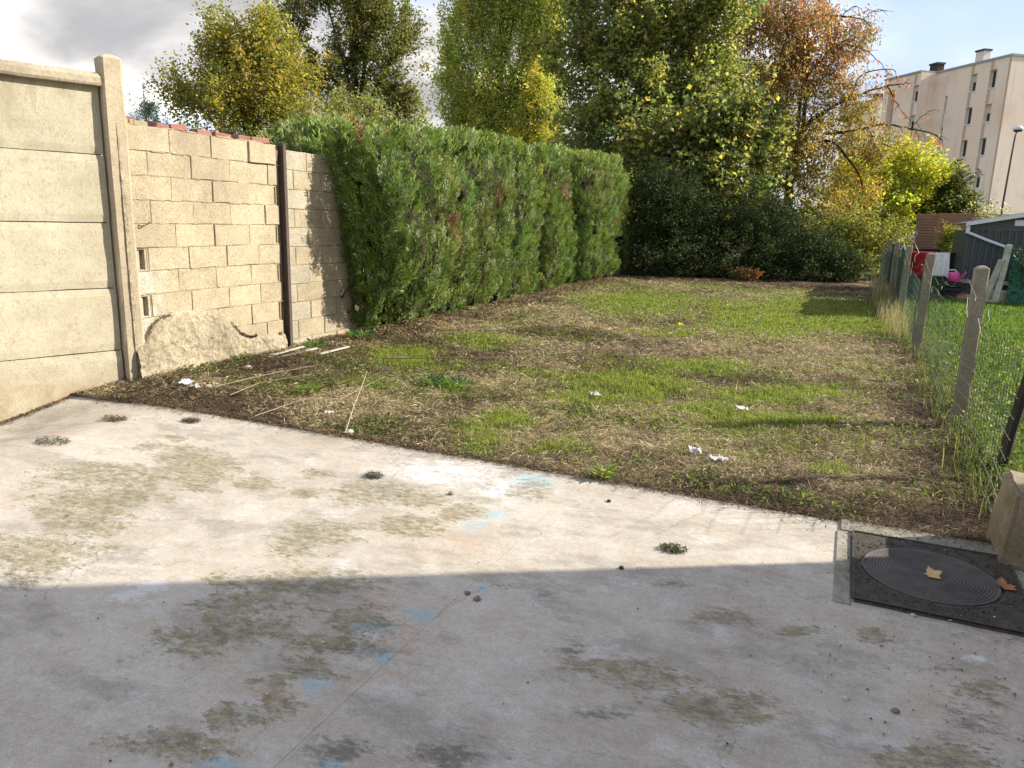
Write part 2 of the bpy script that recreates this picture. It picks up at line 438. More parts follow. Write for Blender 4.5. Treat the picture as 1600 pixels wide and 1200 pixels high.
def mat_patio():
    m, t = new_mat("stained_patio_concrete")
    P = pos(t)
    a = t.n("ShaderNodeSeparateColor", {0: t.n("ShaderNodeAttribute", attribute_name="stain_a").outputs["Color"]})
    b = t.n("ShaderNodeSeparateColor", {0: t.n("ShaderNodeAttribute", attribute_name="stain_b").outputs["Color"]})
    # the stains were smeared across the slab: stretch their grain along x
    S = t.n("ShaderNodeMapping", {"Vector": P, "Rotation": (0, 0, -0.46), "Scale": (0.55, 1.0, 1)}).outputs[0]
    big, mid, fine = t.noise(P, 1.1, 6, 0.6), t.noise(P, 9, 6, 0.65), t.noise(P, 110, 4, 0.7)
    grit = t.noise(P, 330, 2, 0.6)
    col = t.mix(t.ramp(big, 0.35, 0.65), (0.385, 0.335, 0.275), (0.48, 0.425, 0.35))
    col = t.mix(t.math("MULTIPLY", t.ramp(mid, 0.42, 0.68), 0.45), col, (0.52, 0.50, 0.46))
    blot = t.noise(S, 3.3, 8, 0.72)
    col = t.mix(t.math("MULTIPLY", t.ramp(blot, 0.48, 0.62), 0.62), col, (0.25, 0.225, 0.185))
    warm = t.noise(S, 1.9, 7, 0.7)
    col = t.mix(t.math("MULTIPLY", t.ramp(warm, 0.47, 0.66), 0.55), col, (0.37, 0.31, 0.24))
    chalk = t.noise(t.scale(P, (1.7, 2.6, 1)), 1.4, 8, 0.75)
    col = t.mix(t.math("MULTIPLY", t.ramp(chalk, 0.55, 0.68), 0.6), col, (0.57, 0.56, 0.53))
    k = t.math("ADD", t.math("MULTIPLY", t.math("SUBTRACT", fine, 0.5), 0.8), t.math("ADD", t.math("MULTIPLY", t.math("SUBTRACT", grit, 0.5), 0.7), 1.0))
    k = t.math("ADD", k, t.math("MULTIPLY", t.math("SUBTRACT", t.noise(P, 32, 6, 0.75), 0.5), 0.7))
    col = t.mix(1.0, col, t.n("ShaderNodeCombineXYZ", {0: k, 1: k, 2: k}).outputs[0], "MULTIPLY")
    rag = t.noise(S, 9, 8, 0.78)
    rag2 = t.noise(S, 55, 6, 0.8)
    edge = t.math("ADD", t.math("MULTIPLY", t.math("SUBTRACT", rag, 0.5), 3.4), t.math("MULTIPLY", t.math("SUBTRACT", rag2, 0.5), 2.2))

    def lay(col, ch, thr, soft, c, amt):
        f = t.ramp(t.math("ADD", ch, edge), thr, thr + soft)
        f = t.math("MULTIPLY", f, t.ramp(ch, 0.04, 0.22))
        return t.mix(t.math("MULTIPLY", f, amt), col, c)

    col = lay(col, b.outputs[0], 0.30, 1.4, (0.38, 0.25, 0.17), 0.6)
    col = lay(col, b.outputs[1], 0.55, 0.35, (0.62, 0.60, 0.60), 0.7)
    col = lay(col, a.outputs[2], 0.45, 0.5, (0.26, 0.42, 0.48), 0.6)
    col = lay(col, a.outputs[1], 0.45, 0.8, (0.085, 0.075, 0.058), 0.72)
    mossc = t.mix(t.ramp(t.noise(P, 21, 5, 0.7), 0.38, 0.62), (0.115, 0.10, 0.058), (0.225, 0.19, 0.075))
    rag3 = t.ramp(t.noise(S, 30, 8, 0.85), 0.42, 0.56)
    fm = t.math("MULTIPLY", t.ramp(t.math("ADD", a.outputs[0], edge), 0.36, 0.62), t.ramp(a.outputs[0], 0.04, 0.3))
    col = t.mix(t.math("MULTIPLY", t.math("MULTIPLY", fm, t.math("ADD", t.math("MULTIPLY", rag3, 0.75), 0.25)), 0.80), col, mossc)
    # scattered dark lichen spots
    sp = t.n("ShaderNodeTexVoronoi", {"Vector": t.n("ShaderNodeVectorMath", {0: P, 1: t.n("ShaderNodeVectorMath", {0: t.n("ShaderNodeTexNoise", {"Vector": P, "Scale": 40.0}).outputs["Color"], 3: 0.03}, operation="SCALE").outputs[0]}, operation="ADD").outputs[0], "Scale": 26.0})
    spot = t.math("MULTIPLY", t.ramp(sp.outputs["Distance"], 0.22, 0.12), t.ramp(t.noise(P, 2.2, 5, 0.7), 0.56, 0.66))
    col = t.mix(t.math("MULTIPLY", spot, 0.6), col, (0.13, 0.12, 0.10))
    ck = t.n("ShaderNodeTexVoronoi", {"Vector": t.n("ShaderNodeVectorMath", {0: P, 1: t.n("ShaderNodeVectorMath", {0: t.n("ShaderNodeTexNoise", {"Vector": P, "Scale": 2.5, "Detail": 6.0, "Roughness": 0.7}).outputs["Color"], 3: 0.5}, operation="SCALE").outputs[0]}, operation="ADD").outputs[0], "Scale": 0.9}, feature="DISTANCE_TO_EDGE").outputs["Distance"]
    crk = t.math("MULTIPLY", t.ramp(ck, 0.004, 0.0012), t.ramp(t.noise(P, 0.9, 3), 0.48, 0.6))
    col = t.mix(t.math("MULTIPLY", crk, 0.65), col, (0.15, 0.135, 0.11))
    pv = t.n("ShaderNodeTexVoronoi", {"Vector": P, "Scale": 170.0}).outputs["Distance"]
    pore = t.math("MULTIPLY", t.ramp(pv, 0.25, 0.1), t.ramp(t.noise(P, 14, 4, 0.7), 0.5, 0.62))
    col = t.mix(t.math("MULTIPLY", pore, 0.55), col, (0.17, 0.155, 0.13))
    h = t.math("ADD", t.math("MULTIPLY", fine, 0.5), t.math("MULTIPLY", mid, 0.7))
    h = t.math("SUBTRACT", h, t.math("ADD", pore, crk))
    # broom lines
    wv = t.n("ShaderNodeTexWave", {"Vector": t.n("ShaderNodeMapping", {"Vector": P, "Rotation": (0, 0, 0.0)}).outputs[0], "Scale": 14.0, "Distortion": 1.2, "Detail": 2.0}, bands_direction="Y").outputs["Fac"]
    h = t.math("ADD", h, t.math("MULTIPLY", wv, 0.25))
    finish(t, col, 0.86, h, 0.35, 0.004, 0.25)
    return m


def mat_soil(name):
    m, t = new_mat(name)
    P = pos(t)
    c = t.n("ShaderNodeAttribute", attribute_name="tint").outputs["Color"]
    f = t.noise(P, 28, 6, 0.75)
    g = t.noise(P, 120, 4, 0.7)
    k = t.math("ADD", t.math("MULTIPLY", f, 0.9), t.math("ADD", t.math("MULTIPLY", g, 0.9), 0.1))
    col = t.mix(1.0, c, t.n("ShaderNodeCombineXYZ", {0: k, 1: k, 2: k}).outputs[0], "MULTIPLY")
    finish(t, col, 0.95, t.math("ADD", f, g), 0.8, 0.02, 0.1)
    return m


M["jointdirt"] = mat_plain("joint_dirt", (0.33, 0.305, 0.26), 0.95, 0.3, 20, 0.1)
M["patio"] = mat_patio()
M["soil"] = mat_soil("thatch_and_soil")

# patio: poured bays with open joints
patio = empty("patio", (0, 0, 0), "grey stained concrete patio poured in bays", None)
patio["kind"] = "structure"
for (x0, x1, y0, y1) in ((-6.6, -2.9115, 2.793, 3.94), (-6.6, -2.9115, -1.5, 2.7905), (-2.9095, -1.2590, -1.5, 3.94), (-1.2575, 1.0, -1.5, 3.94)):
    X, Y, q, nx, ny = grid(x0, x1, y0, y1, 0.025)
    edge = Y > 3.93
    Y = np.where(edge, Y + 0.05 * (fbm(X, X * 0, 0, 2.2, 4, 3) - 0.55) - 0.02, Y)
    wig = 0.0 * (fbm(Y, Y * 0 + x1, 0, 3.0, 4, 9) - 0.5)
    X = np.where((np.abs(X - x0) < 1e-4) | (np.abs(X - x1) < 1e-4), X + wig, X)
    Z = slab_z(X, Y) + 0.004 * (fbm(X, Y, 0, 1.5, 3, 5) - 0.5)
    n = len(X)
    V = np.stack([X, Y, Z], 1)
    A = np.stack([ellmask(X, Y, MOSS, 0.28), ellmask(X, Y, DARK, 0.42), ellmask(X, Y, BLUE, 0.35)], 1)
    B = np.stack([ellmask(X, Y, RUST, 0.25), ellmask(X, Y, WHITE, 0.5), X * 0], 1)
    # skirt down the four edges
    ii = np.arange(n).reshape(ny, nx)
    ring = np.concatenate([ii[0, :], ii[1:, -1], ii[-1, -2::-1], ii[-2:0:-1, 0]])
    Vs = V[ring] - np.array([0, 0, 0.12])
    j = np.arange(len(ring))
    j2 = (j + 1) % len(ring)
    sk = np.stack([ring[j], n + j, n + j2, ring[j2]], 1)
    me = raw_mesh("slab", np.concatenate([V, Vs]), [q, sk], {"stain_a": np.concatenate([A, A[ring]]), "stain_b": np.concatenate([B, B[ring]])}, False)
    link("slab", me, M["patio"], patio)
# dirt packed into the open joints, a few millimetres down
for (x0, x1, y0, y1) in ((-2.9135, -2.9075, -1.4, 3.85), (-1.2600, -1.2565, -1.4, 3.85), (-6.5, -2.912, 2.789, 2.7945)):
    X, Y, q, nx, ny = grid(x0, x1, y0, y1, 0.04)
    me = raw_mesh("joint_dirt", np.stack([X, Y, slab_z(X, Y) + 0.004 * (fbm(X, Y, 0, 1.5, 3, 5) - 0.5) - 0.0035 + 0.004 * (fbm(X, Y, 0, 3, 3, 6) - 0.5)], 1), [q])
    link("joint_dirt", me, M["jointdirt"], patio)


def lawn_z(x, y):
    z = 0.012 + 0.07 * (fbm(x, y, 0, 1.6, 4, 21) - 0.5) + 0.05 * (fbm(x, y, 0, 7, 3, 31) - 0.5)
    z = z * ss(y, 3.8, 4.5) + 0.055 * ss(-x, 4.1, 5.2) * ss(y, 3.95, 4.5) * (1 - ss(y, 7.5, 9.5))
    return z


def green_amount(x, y):
    g = ellmask(x, y, GREENP, 0.75)
    n = fbm(x, y, 0, 0.9, 4, 41)
    n2 = fbm(x, y, 0, 5.0, 3, 47)
    b = ellmask(x, y, BARE, 0.7)
    far = ss(y, 9, 15) * 0.22
    v = 0.27 + 0.75 * g + 1.3 * (n - 0.5) + 1.3 * (n2 - 0.5) - 0.42 * b + far
    v -= 0.5 * ss(-x, 4.4, 5.4) * (1 - ss(y, 12, 16))
    v -= 0.35 * (1 - ss(y, 3.95, 4.6))
    v -= 0.9 * ss(y, 19.2, 20.3)
    return np.clip(v, 0, 1)


def dryness(x, y):
    """1 tan thatch, 0 dark wet soil"""
    d = 0.56 + 2.0 * (fbm(x, y, 0, 1.1, 4, 61) - 0.5) + 0.9 * (fbm(x, y, 0, 6, 3, 67) - 0.5)
    d -= 0.45 * (1 - ss(y, 3.9, 4.9)) + 0.30 * ss(x, 0.2, 0.8) + 0.35 * ss(y, 19.0, 20.5) + 0.25 * ss(-x, 3.2, 4.2) * (1 - ss(y, 4.6, 6.2))
    return np.clip(d, 0, 1)


def lerp3(a, b, f):
    return np.asarray(a)[None, :] * (1 - f[:, None]) + np.asarray(b)[None, :] * f[:, None]


X, Y, q, nx, ny = grid(-7.5, 0.93, 3.88, 25.0, 0.05)
ga, dr = green_amount(X, Y), dryness(X, Y)
cc = lerp3((0.055, 0.040, 0.026), (0.26, 0.19, 0.105), dr)
cc = cc * (1 - 0.75 * ga[:, None]) + np.array([0.12, 0.15, 0.035]) * 0.75 * ga[:, None]
me = raw_mesh("garden_soil", np.stack([X, Y, lawn_z(X, Y) - 0.012], 1), [q], {"tint": cc}, True)
set_props(link("garden_soil", me, M["soil"]), "patchy garden ground of brown thatch and thin grass", None, None, "structure")

X, Y, q, nx, ny = grid(0.935, 16, -3, 33, 0.12)
nz = fbm(X, Y, 0, 0.8, 4, 71)
cc = lerp3((0.06, 0.09, 0.02), (0.13, 0.18, 0.04), np.clip((nz - 0.3) * 2, 0, 1))
me = raw_mesh("neighbour_lawn", np.stack([X, Y, 0.02 + 0.06 * (nz - 0.5)], 1), [q], {"tint": cc}, True)
set_props(link("neighbour_lawn", me, M["soil"]), "green lawn of the garden beyond the wire fence", None, None, "structure")

s_ = 900.0
cc = np.tile(np.array([[0.09, 0.10, 0.04]]), (4, 1))
me = raw_mesh("ground", np.array([(-s_, -s_, -0.26), (s_, -s_, -0.26), (s_, s_, -0.26), (-s_, s_, -0.26)]), [np.array([[0, 1, 2, 3]])], {"tint": cc})
set_props(link("ground", me, M["soil"]), "dull green ground running to the horizon", None, None, "structure")


# ------------------------------------------------------------------ grass, thatch
def unit(v):
    return v / (np.linalg.norm(v, axis=1, keepdims=True) + 1e-9)


def blades(P, h, wd, lean, col, name, mat, label, cat=None, kind="stuff", tipcol=None, parent=None):
    """bent upright blades; P (N,3), h, wd (N), lean (N)"""
    n = len(P)
    az = rng.uniform(0, 2 * np.pi, n)
    d = np.stack([np.cos(az), np.sin(az), np.zeros(n)], 1)
    az2 = az + np.pi / 2 + rng.normal(0, 0.5, n)
    s = np.stack([np.cos(az2), np.sin(az2), np.zeros(n)], 1)
    upv = np.array([[0, 0, 1.0]])
    mid = P + upv * (h * 0.6)[:, None] + d * (h * lean * 0.35)[:, None]
    tip = P + upv * (h * (1 - 0.3 * lean))[:, None] + d * (h * lean)[:, None]
    w2 = (wd * 0.5)[:, None]
    V = np.stack([P - s * w2, P + s * w2, mid + s * w2 * 0.8, mid - s * w2 * 0.8, tip], 1).reshape(-1, 3)
    b = np.arange(n) * 5
    Q = np.stack([b, b + 1, b + 2, b + 3], 1)
    T = np.stack([b + 3, b + 2, b + 4], 1)
    tc = col if tipcol is None else tipcol
    C = np.stack([col * 0.85, col * 0.85, col, col, tc], 1).reshape(-1, 3)
    me = raw_mesh(name, V, [Q, T], {"tint": C})
    o = link(name, me, mat, parent)
    return set_props(o, label, cat, None, kind)


def straws(P, L, wd, tilt, col, name, mat, label, kind="stuff", parent=None, az=None):
    n = len(P)
    az = rng.uniform(0, 2 * np.pi, n) if az is None else az
    d = np.stack([np.cos(az) * np.cos(tilt), np.sin(az) * np.cos(tilt), np.sin(tilt)], 1)
    s = np.stack([-np.sin(az), np.cos(az), rng.normal(0, 0.5, n)], 1)
    s = unit(s)
    e = d * (L * 0.5)[:, None]
    sag = np.zeros((n, 3))
    sag[:, 2] = L * rng.uniform(-0.05, 0.14, n)
    w2 = (wd * 0.5)[:, None]
    c = P + sag
    V = np.stack([P - e, c - s * w2, P + e, c + s * w2], 1).reshape(-1, 3)
    b = np.arange(n) * 4
    T = np.concatenate([np.stack([b, b + 1, b + 3], 1), np.stack([b + 1, b + 2, b + 3], 1)])
    me = raw_mesh(name, V, [T], {"tint": np.repeat(col, 4, 0)})
    o = link(name, me, mat, parent)
    return set_props(o, label, None, None, kind)


def view_sample(n, x0, x1, y0, y1, power=1.6):
    """points denser near the patio"""
    uu = rng.random(n)
    a, b = y0 ** (1 - power), y1 ** (1 - power)
    y = (a + uu * (b - a)) ** (1 / (1 - power))
    return rng.uniform(x0, x1, n), y


def pick(palette, n, jit=0.15):
    cols = np.array([c for c, _ in palette])
    wts = np.array([w_ for _, w_ in palette], float)
    i = rng.choice(len(cols), n, p=wts / wts.sum())
    return cols[i] * (1 + rng.normal(0, jit, (n, 1))).clip(0.4, 1.8)


# green grass
x, y = view_sample(420000, -5.6, 0.92, 3.98, 20.5, 1.75)
keep = rng.random(len(x)) < (green_amount(x, y) ** 1.6) * 0.8
x, y = x[keep], y[keep]
gl = ss(ellmask(x, y, GREENP, 0.6), 0.2, 0.8)
dist = np.hypot(x, y)
h = rng.uniform(0.018, 0.05, len(x)) * (0.75 + 0.55 * gl)
wd = np.clip(0.0008 * dist, 0.003, 0.012) * rng.uniform(0.6, 1.3, len(x))
GP = [((0.24, 0.315, 0.045), 5), ((0.33, 0.38, 0.06), 3), ((0.15, 0.21, 0.035), 3), ((0.40, 0.38, 0.10), 1.4)]
blades(np.stack([x, y, lawn_z(x, y) - 0.012], 1), h, wd, rng.uniform(0.2, 1.1, len(x)), pick(GP, len(x)), "grass", M["grass"], "thin bright green grass in patches across the cleared garden")

# dead thatch
x, y = view_sample(330000, -5.6, 0.95, 3.90, 20.6, 1.8)
ga = green_amount(x, y)
keep = rng.random(len(x)) < (1 - 0.6 * ga)
x, y = x[keep], y[keep]
dr = dryness(x, y)
n = len(x)
dist = np.hypot(x, y)
ip = rng.random(n)
light = pick([((0.62, 0.53, 0.34), 2.6), ((0.46, 0.36, 0.20), 4), ((0.29, 0.20, 0.115), 3.6), ((0.30, 0.30, 0.11), 2.4)], n)
dark = pick([((0.11, 0.075, 0.045), 4), ((0.06, 0.045, 0.03), 4), ((0.20, 0.13, 0.075), 2)], n)
cc = np.where((ip < 0.02 + 0.9 * dr)[:, None], light, dark)
L = rng.gamma(3, 0.017, n) * (0.8 + 0.4 * np.clip(dist / 10, 0, 1.5))
wd = np.clip(0.0007 * dist, 0.0025, 0.012) * rng.uniform(0.5, 1.4, n)
straws(np.stack([x, y, lawn_z(x, y) - 0.01 + np.abs(rng.normal(0, 0.012, n))], 1), L, wd, rng.normal(0, 0.28, n), cc, "dead_grass", M["straw"], "matted dead grass and chopped stems lying over the soil")

# spill over the slab edge and along the wall foot
x = np.concatenate([rng.uniform(-5.3, 0.95, 9000), rng.uniform(-5.3, -4.3, 2500)])
y = np.concatenate([3.97 - np.abs(rng.normal(0, 0.045, 9000)) * (1 + 0.8 * (fbm(np.linspace(0, 60, 9000), np.zeros(9000), 0, 1, 2) > 0.6)), rng.normal(4.0, 0.09, 2500)])
n = len(x)
straws(np.stack([x, y, 0.006 + np.abs(rng.normal(0, 0.01, n)) + slab_z(x, y)], 1), rng.gamma(3, 0.014, n), rng.uniform(0.002, 0.005, n), rng.normal(0, 0.25, n), pick([((0.11, 0.075, 0.045), 4), ((0.06, 0.045, 0.03), 4), ((0.28, 0.20, 0.11), 3), ((0.12, 0.13, 0.05), 1)], n), "edge_litter", M["straw"], "dark loose stems and soil crumbs spilling over the patio edge")

# soil and crumbs gathered along the foot of the panel wall
n = 2600
a_ = rng.uniform(0.0, 1.9, n)
o_ = np.abs(rng.normal(0, 0.035, n)) + 0.012
x = -5.50 - 0.342 * a_ + 0.940 * o_
y = 4.30 - 0.940 * a_ - 0.342 * o_
straws(np.stack([x, y, slab_z(x, y) + 0.004 + rng.uniform(0, 0.012, n)], 1), rng.gamma(2.5, 0.010, n), rng.uniform(0.003, 0.008, n), rng.normal(0, 0.3, n), pick([((0.12, 0.08, 0.05), 4), ((0.22, 0.14, 0.08), 3), ((0.30, 0.17, 0.09), 2), ((0.10, 0.11, 0.04), 1)], n), "wall_foot_litter", M["straw"], "brown crumbs and stems along the foot of the panel wall")

# brown leaf litter under the hedge and the shrubs
x = np.concatenate([-5.25 - 0.045 * (rng.uniform(0, 1, 1) * 0) + rng.normal(0.06, 0.18, 9000), rng.uniform(-5.2, 0.6, 6000)])
y = np.concatenate([rng.uniform(6.4, 20, 9000), rng.normal(20.3, 0.45, 6000)])
x[:9000] -= 0.045 * (y[:9000] - 7.6)
n = len(x)
straws(np.stack([x, y, lawn_z(x, y) + np.abs(rng.normal(0, 0.012, n))], 1), rng.uniform(0.03, 0.08, n), rng.uniform(0.006, 0.024, n), rng.normal(0, 0.35, n), pick([((0.20, 0.12, 0.07), 3), ((0.32, 0.23, 0.14), 1.5), ((0.10, 0.07, 0.045), 4), ((0.36, 0.29, 0.18), 1)], n), "leaf_litter", M["straw"], "reddish brown leaf litter along the foot of the hedge and shrubs")

# broad leaved weeds
def weed_leaves(P, size, col, name, label, tilt=0.5, kind="stuff", cat=None, parent=None, mat=None):
    n = len(P)
    d = unit(np.stack([rng.normal(0, 1, n), rng.normal(0, 1, n), rng.normal(0.15, tilt, n)], 1))
    nrm = unit(np.stack([rng.normal(0, 0.5, n), rng.normal(0, 0.5, n), np.ones(n)], 1))
    return leaf_quads(P, d, nrm, size, 0.62, col, name, mat or M["leaf"], label, kind, cat, parent)


def leaf_quads(P, d, nrm, size, asp, col, name, mat, label=None, kind=None, cat=None, parent=None, fold=0.18):
    """diamond leaves folded along the midrib: two triangles each"""
    n = len(P)
    s = unit(np.cross(d, nrm))
    nn = np.cross(s, d)
    w2 = (size * asp * 0.5)[:, None]
    l = size[:, None]
    V = np.stack([P, P + d * l * 0.45 + s * w2 + nn * w2 * fold * 2, P + d * l, P + d * l * 0.45 - s * w2 + nn * w2 * fold * 2], 1).reshape(-1, 3)
    b = np.arange(n) * 4
    T = np.concatenate([np.stack([b, b + 1, b + 2], 1), np.stack([b, b + 2, b + 3], 1)])
    me = raw_mesh(name, V, [T], {"tint": np.repeat(col, 4, 0)})
    o = link(name, me, mat, parent)
    return set_props(o, label, cat, None, kind)


x, y = view_sample(60000, -5.5, 0.92, 4.0, 19, 1.7)
keep = rng.random(len(x)) < ss(fbm(x, y, 0, 1.7, 4, 81), 0.52, 0.72) * 0.7
x, y = x[keep], y[keep]
weed_leaves(np.stack([x, y, lawn_z(x, y) + rng.uniform(0, 0.03, len(x))], 1), rng.uniform(0.018, 0.045, len(x)), pick([((0.12, 0.17, 0.04), 3), ((0.17, 0.19, 0.06), 2), ((0.08, 0.12, 0.03), 2)], len(x)), "ground_weeds", "small round leaved weeds among the thatch", kind="stuff")

# neighbour's grass
n = 150000
x, y = view_sample(n, 0.93, 9.0, 4.2, 21, 1.3)
keep = (x < 0.35 * y + 1.2)
x, y = x[keep], y[keep]
n = len(x)
dist = np.hypot(x, y)
lush = fbm(x, y, 0, 1.0, 4, 91)
zz_ = 0.02 + 0.06 * (fbm(x, y, 0, 0.8, 4, 71) - 0.5)
GPn = [((0.13, 0.21, 0.035), 5), ((0.20, 0.28, 0.05), 3), ((0.085, 0.14, 0.028), 2), ((0.25, 0.26, 0.10), 0.6)]
blades(np.stack([x, y, zz_], 1), rng.uniform(0.03, 0.09, n) * (0.6 + 0.9 * lush), np.clip(0.0011 * dist, 0.004, 0.016), rng.uniform(0.2, 1.0, n), pick(GPn, n), "neighbour_grass", M["grass"], "lush bright green grass beyond the wire fence")
x = rng.uniform(0.95, 4.5, 16000)
y = rng.uniform(4.4, 11, 16000)
weed_leaves(np.stack([x, y, 0.03 + rng.uniform(0, 0.09, 16000)], 1), rng.uniform(0.02, 0.055, 16000), pick([((0.09, 0.15, 0.035), 3), ((0.15, 0.20, 0.06), 2), ((0.20, 0.22, 0.12), 1), ((0.30, 0.30, 0.22), 0.5)], 16000), "neighbour_weeds", "mixed leafy weeds growing against the wire fence", kind="stuff")

# ------------------------------------------------------------------ concrete panel wall (left)
A0 = Vector((-5.50, 4.30, 0))
wd_ = Vector((-0.342, -0.940, 0))            # the wall runs back towards the house
wn_ = Vector((0.940, -0.342, 0))             # its face looks into the garden
pw = empty("panel_wall", A0, "tall cream precast concrete panel wall with coping and square post at the patio", "wall")


def wbox(mb, a, b, f, bk, z0, z1):
    c = A0 + wd_ * ((a + b) / 2) + wn_ * ((f + bk) / 2) + Vector((0, 0, (z0 + z1) / 2))
    return mb.obox(c, wd_ * ((b - a) / 2), wn_ * ((f - bk) / 2), Vector((0, 0, (z1 - z0) / 2)))


zt = [2.39, 1.872, 1.345, 0.818, 0.300, -0.30]
for i in range(5):
    me = bpy.data.meshes.new("panel")
    bm = bmesh.new()
    # a gridded face so the panel is slightly bowed and chipped at its edges
    z1, z0 = zt[i] - 0.004, zt[i + 1] + 0.004
    off = [0.0, 0.006, -0.003, 0.004, 0.010][i]
    nx_, nz_ = 36, 9
    vv = []
    for k in range(nz_ + 1):
        row = []
        for j in range(nx_ + 1):
            a = 0.03 + 2.0 * j / nx_
            z = z0 + (z1 - z0) * k / nz_
            e = min(k, nz_ - k) / nz_
            f = off + 0.006 * (float(fbm(a, z, i, 3.0, 3, 11)) - 0.5) - (0.007 if e == 0 else 0)
            zj = z + (0.010 * (float(fbm(a, i * 3.3, k, 5.0, 3, 13)) - 0.5) if e == 0 else 0)
            row.append(bm.verts.new(A0 + wd_ * a + wn_ * f + Vector((0, 0, zj))))
        vv.append(row)
    back = [[bm.verts.new(r[0].co - wn_ * 0.05), bm.verts.new(r[-1].co - wn_ * 0.05)] for r in (vv[0], vv[-1])]
    for k in range(nz_):
        for j in range(nx_):
            bm.faces.new((vv[k][j], vv[k + 1][j], vv[k + 1][j + 1], vv[k][j + 1]))
    bm.faces.new([back[1][0], back[1][1]] + vv[-1][::-1])
    bm.faces.new([back[0][1], back[0][0]] + vv[0])
    bm.faces.new((back[0][0], back[0][1], back[1][1], back[1][0]))
    bm.faces.new([r[0] for r in vv] + [back[1][0], back[0][0]])
    bm.faces.new([r[-1] for r in vv][::-1] + [back[0][1], back[1][1]])
    bm.normal_update()
    bmesh.ops.recalc_face_normals(bm, faces=bm.faces)
    bm.to_mesh(me)
    bm.free()
    link("panel", me, M["panel"], pw)
mb = MB()
wbox(mb, 0.035, 2.04, -0.052, -0.07, -0.3, 2.38)
mb.build("backing", M["mortar"], pw)
# coping rail with rounded shoulders
prof = [(0.055, 2.385), (0.06, 2.40), (0.058, 2.445), (0.035, 2.478), (0.0, 2.488), (-0.05, 2.485), (-0.09, 2.46), (-0.10, 2.40), (-0.10, 2.385)]
mb = MB()
na = 26
for j in range(na + 1):
    a = 0.02 + 2.02 * j / na
    for k, (f, z) in enumerate(prof):
        jf = 0.010 * (float(fbm(a, k * 0.7, 0, 6, 3, 17)) - 0.5)
        p = A0 + wd_ * a + wn_ * (f + jf) + Vector((0, 0, z + jf))
        mb.v.append(tuple(p))
npf = len(prof)
for j in range(na):
    for k in range(npf):
        k2 = (k + 1) % npf
        mb.f.append((j * npf + k, (j + 1) * npf + k, (j + 1) * npf + k2, j * npf + k2))
mb.f.append(tuple(range(npf)))
mb.build("coping", M["coping"], pw, smooth=False)


def square_post(name, centre, ax, ay, half, z0, z1, capr, mat, parent, jit=0.006, seed=0, lean=(0, 0)):
    """slightly worn concrete post with a chamfered head"""
    bm = bmesh.new()
    nseg = 16
    rings = []
    rad = half
    zs = [z0 + (z1 - z0) * i / nseg for i in range(nseg + 1)]
    levels = [(z, 1.0) for z in zs] + [(z1 + capr * 0.55, 0.72), (z1 + capr, 0.30)]
    for li, (z, sc) in enumerate(levels):
        ring = []
        for (sx, sy) in ((-1, -0.8), (-0.8, -1), (0.8, -1), (1, -0.8), (1, 0.8), (0.8, 1), (-0.8, 1), (-1, 0.8)):
            j = jit * (float(vnoise(sx * 3 + seed, sy * 3, z * 7, 5)) - 0.5) * 2
            p = centre + ax * (sx * (rad * sc + j)) + ay * (sy * (rad * sc + j)) + Vector((lean[0] * (z - z0), lean[1] * (z - z0), z))
            ring.append(bm.verts.new(p))
        rings.append(ring)
    for a, b in zip(rings, rings[1:]):
        for k in range(8):
            bm.faces.new((a[k], a[(k + 1) % 8], b[(k + 1) % 8], b[k]))
    bm.faces.new(rings[-1])
    bm.faces.new(rings[0][::-1])
    bmesh.ops.recalc_face_normals(bm, faces=bm.faces)
    me = bpy.data.meshes.new(name)
    bm.to_mesh(me)
    bm.free()
    return link(name, me, mat, parent)


square_post("post", A0 + wd_ * (-0.065) + wn_ * -0.01, wd_, wn_, 0.078, -0.1, 2.60, 0.035, M["post"], pw, 0.006, 1)
square_post("post", A0 + wd_ * 2.13 + wn_ * -0.01, wd_, wn_, 0.078, -0.4, 2.60, 0.035, M["post"], pw, 0.006, 2)

# ------------------------------------------------------------------ block walls
XF = -5.42                                     # face of the block walls
_blk = {}


def block_mesh(L, Hh, var):
    key = (round(L, 2), round(Hh, 3), var)
    if key in _blk:
        return _blk[key]
    r = random.Random(hash(key) & 0xFFFF)
    d = 0.19
    b = 0.004
    v = []
    # front frame: outer ring set back, inner ring proud with small chips
    def c(y, z, x):
        return (x + r.uniform(-0.002, 0.002), y + r.uniform(-0.003, 0.003), z + r.uniform(-0.003, 0.003))
    ys = [0, L * 0.5, L]
    zs_ = [0, Hh]
    outer = [(0, 0), (L * .33, 0), (L * .66, 0), (L, 0), (L, Hh), (L * .66, Hh), (L * .33, Hh), (0, Hh)]
    inner = [(b, b), (L * .33, b), (L * .66, b), (L - b, b), (L - b, Hh - b), (L * .66, Hh - b), (L * .33, Hh - b), (b, Hh - b)]
    v += [c(y, z, -b * 1.1) for y, z in outer]
    v += [c(y, z, 0) for y, z in inner]
    v += [(-d, y, z) for y, z in outer]
    f = []
    for k in range(8):
        k2 = (k + 1) % 8
        f.append((k, k2, 8 + k2, 8 + k))
        f.append((16 + k, 16 + k2, k2, k))
    f += [(8, 9, 14, 15), (9, 10, 13, 14), (10, 11, 12, 13), (23, 22, 17, 16), (22, 21, 18, 17), (21, 20, 19, 18)]
    me = bpy.data.meshes.new("block")
    me.from_pydata(v, [], f)
    me.update()
    _blk[key] = me
    return me


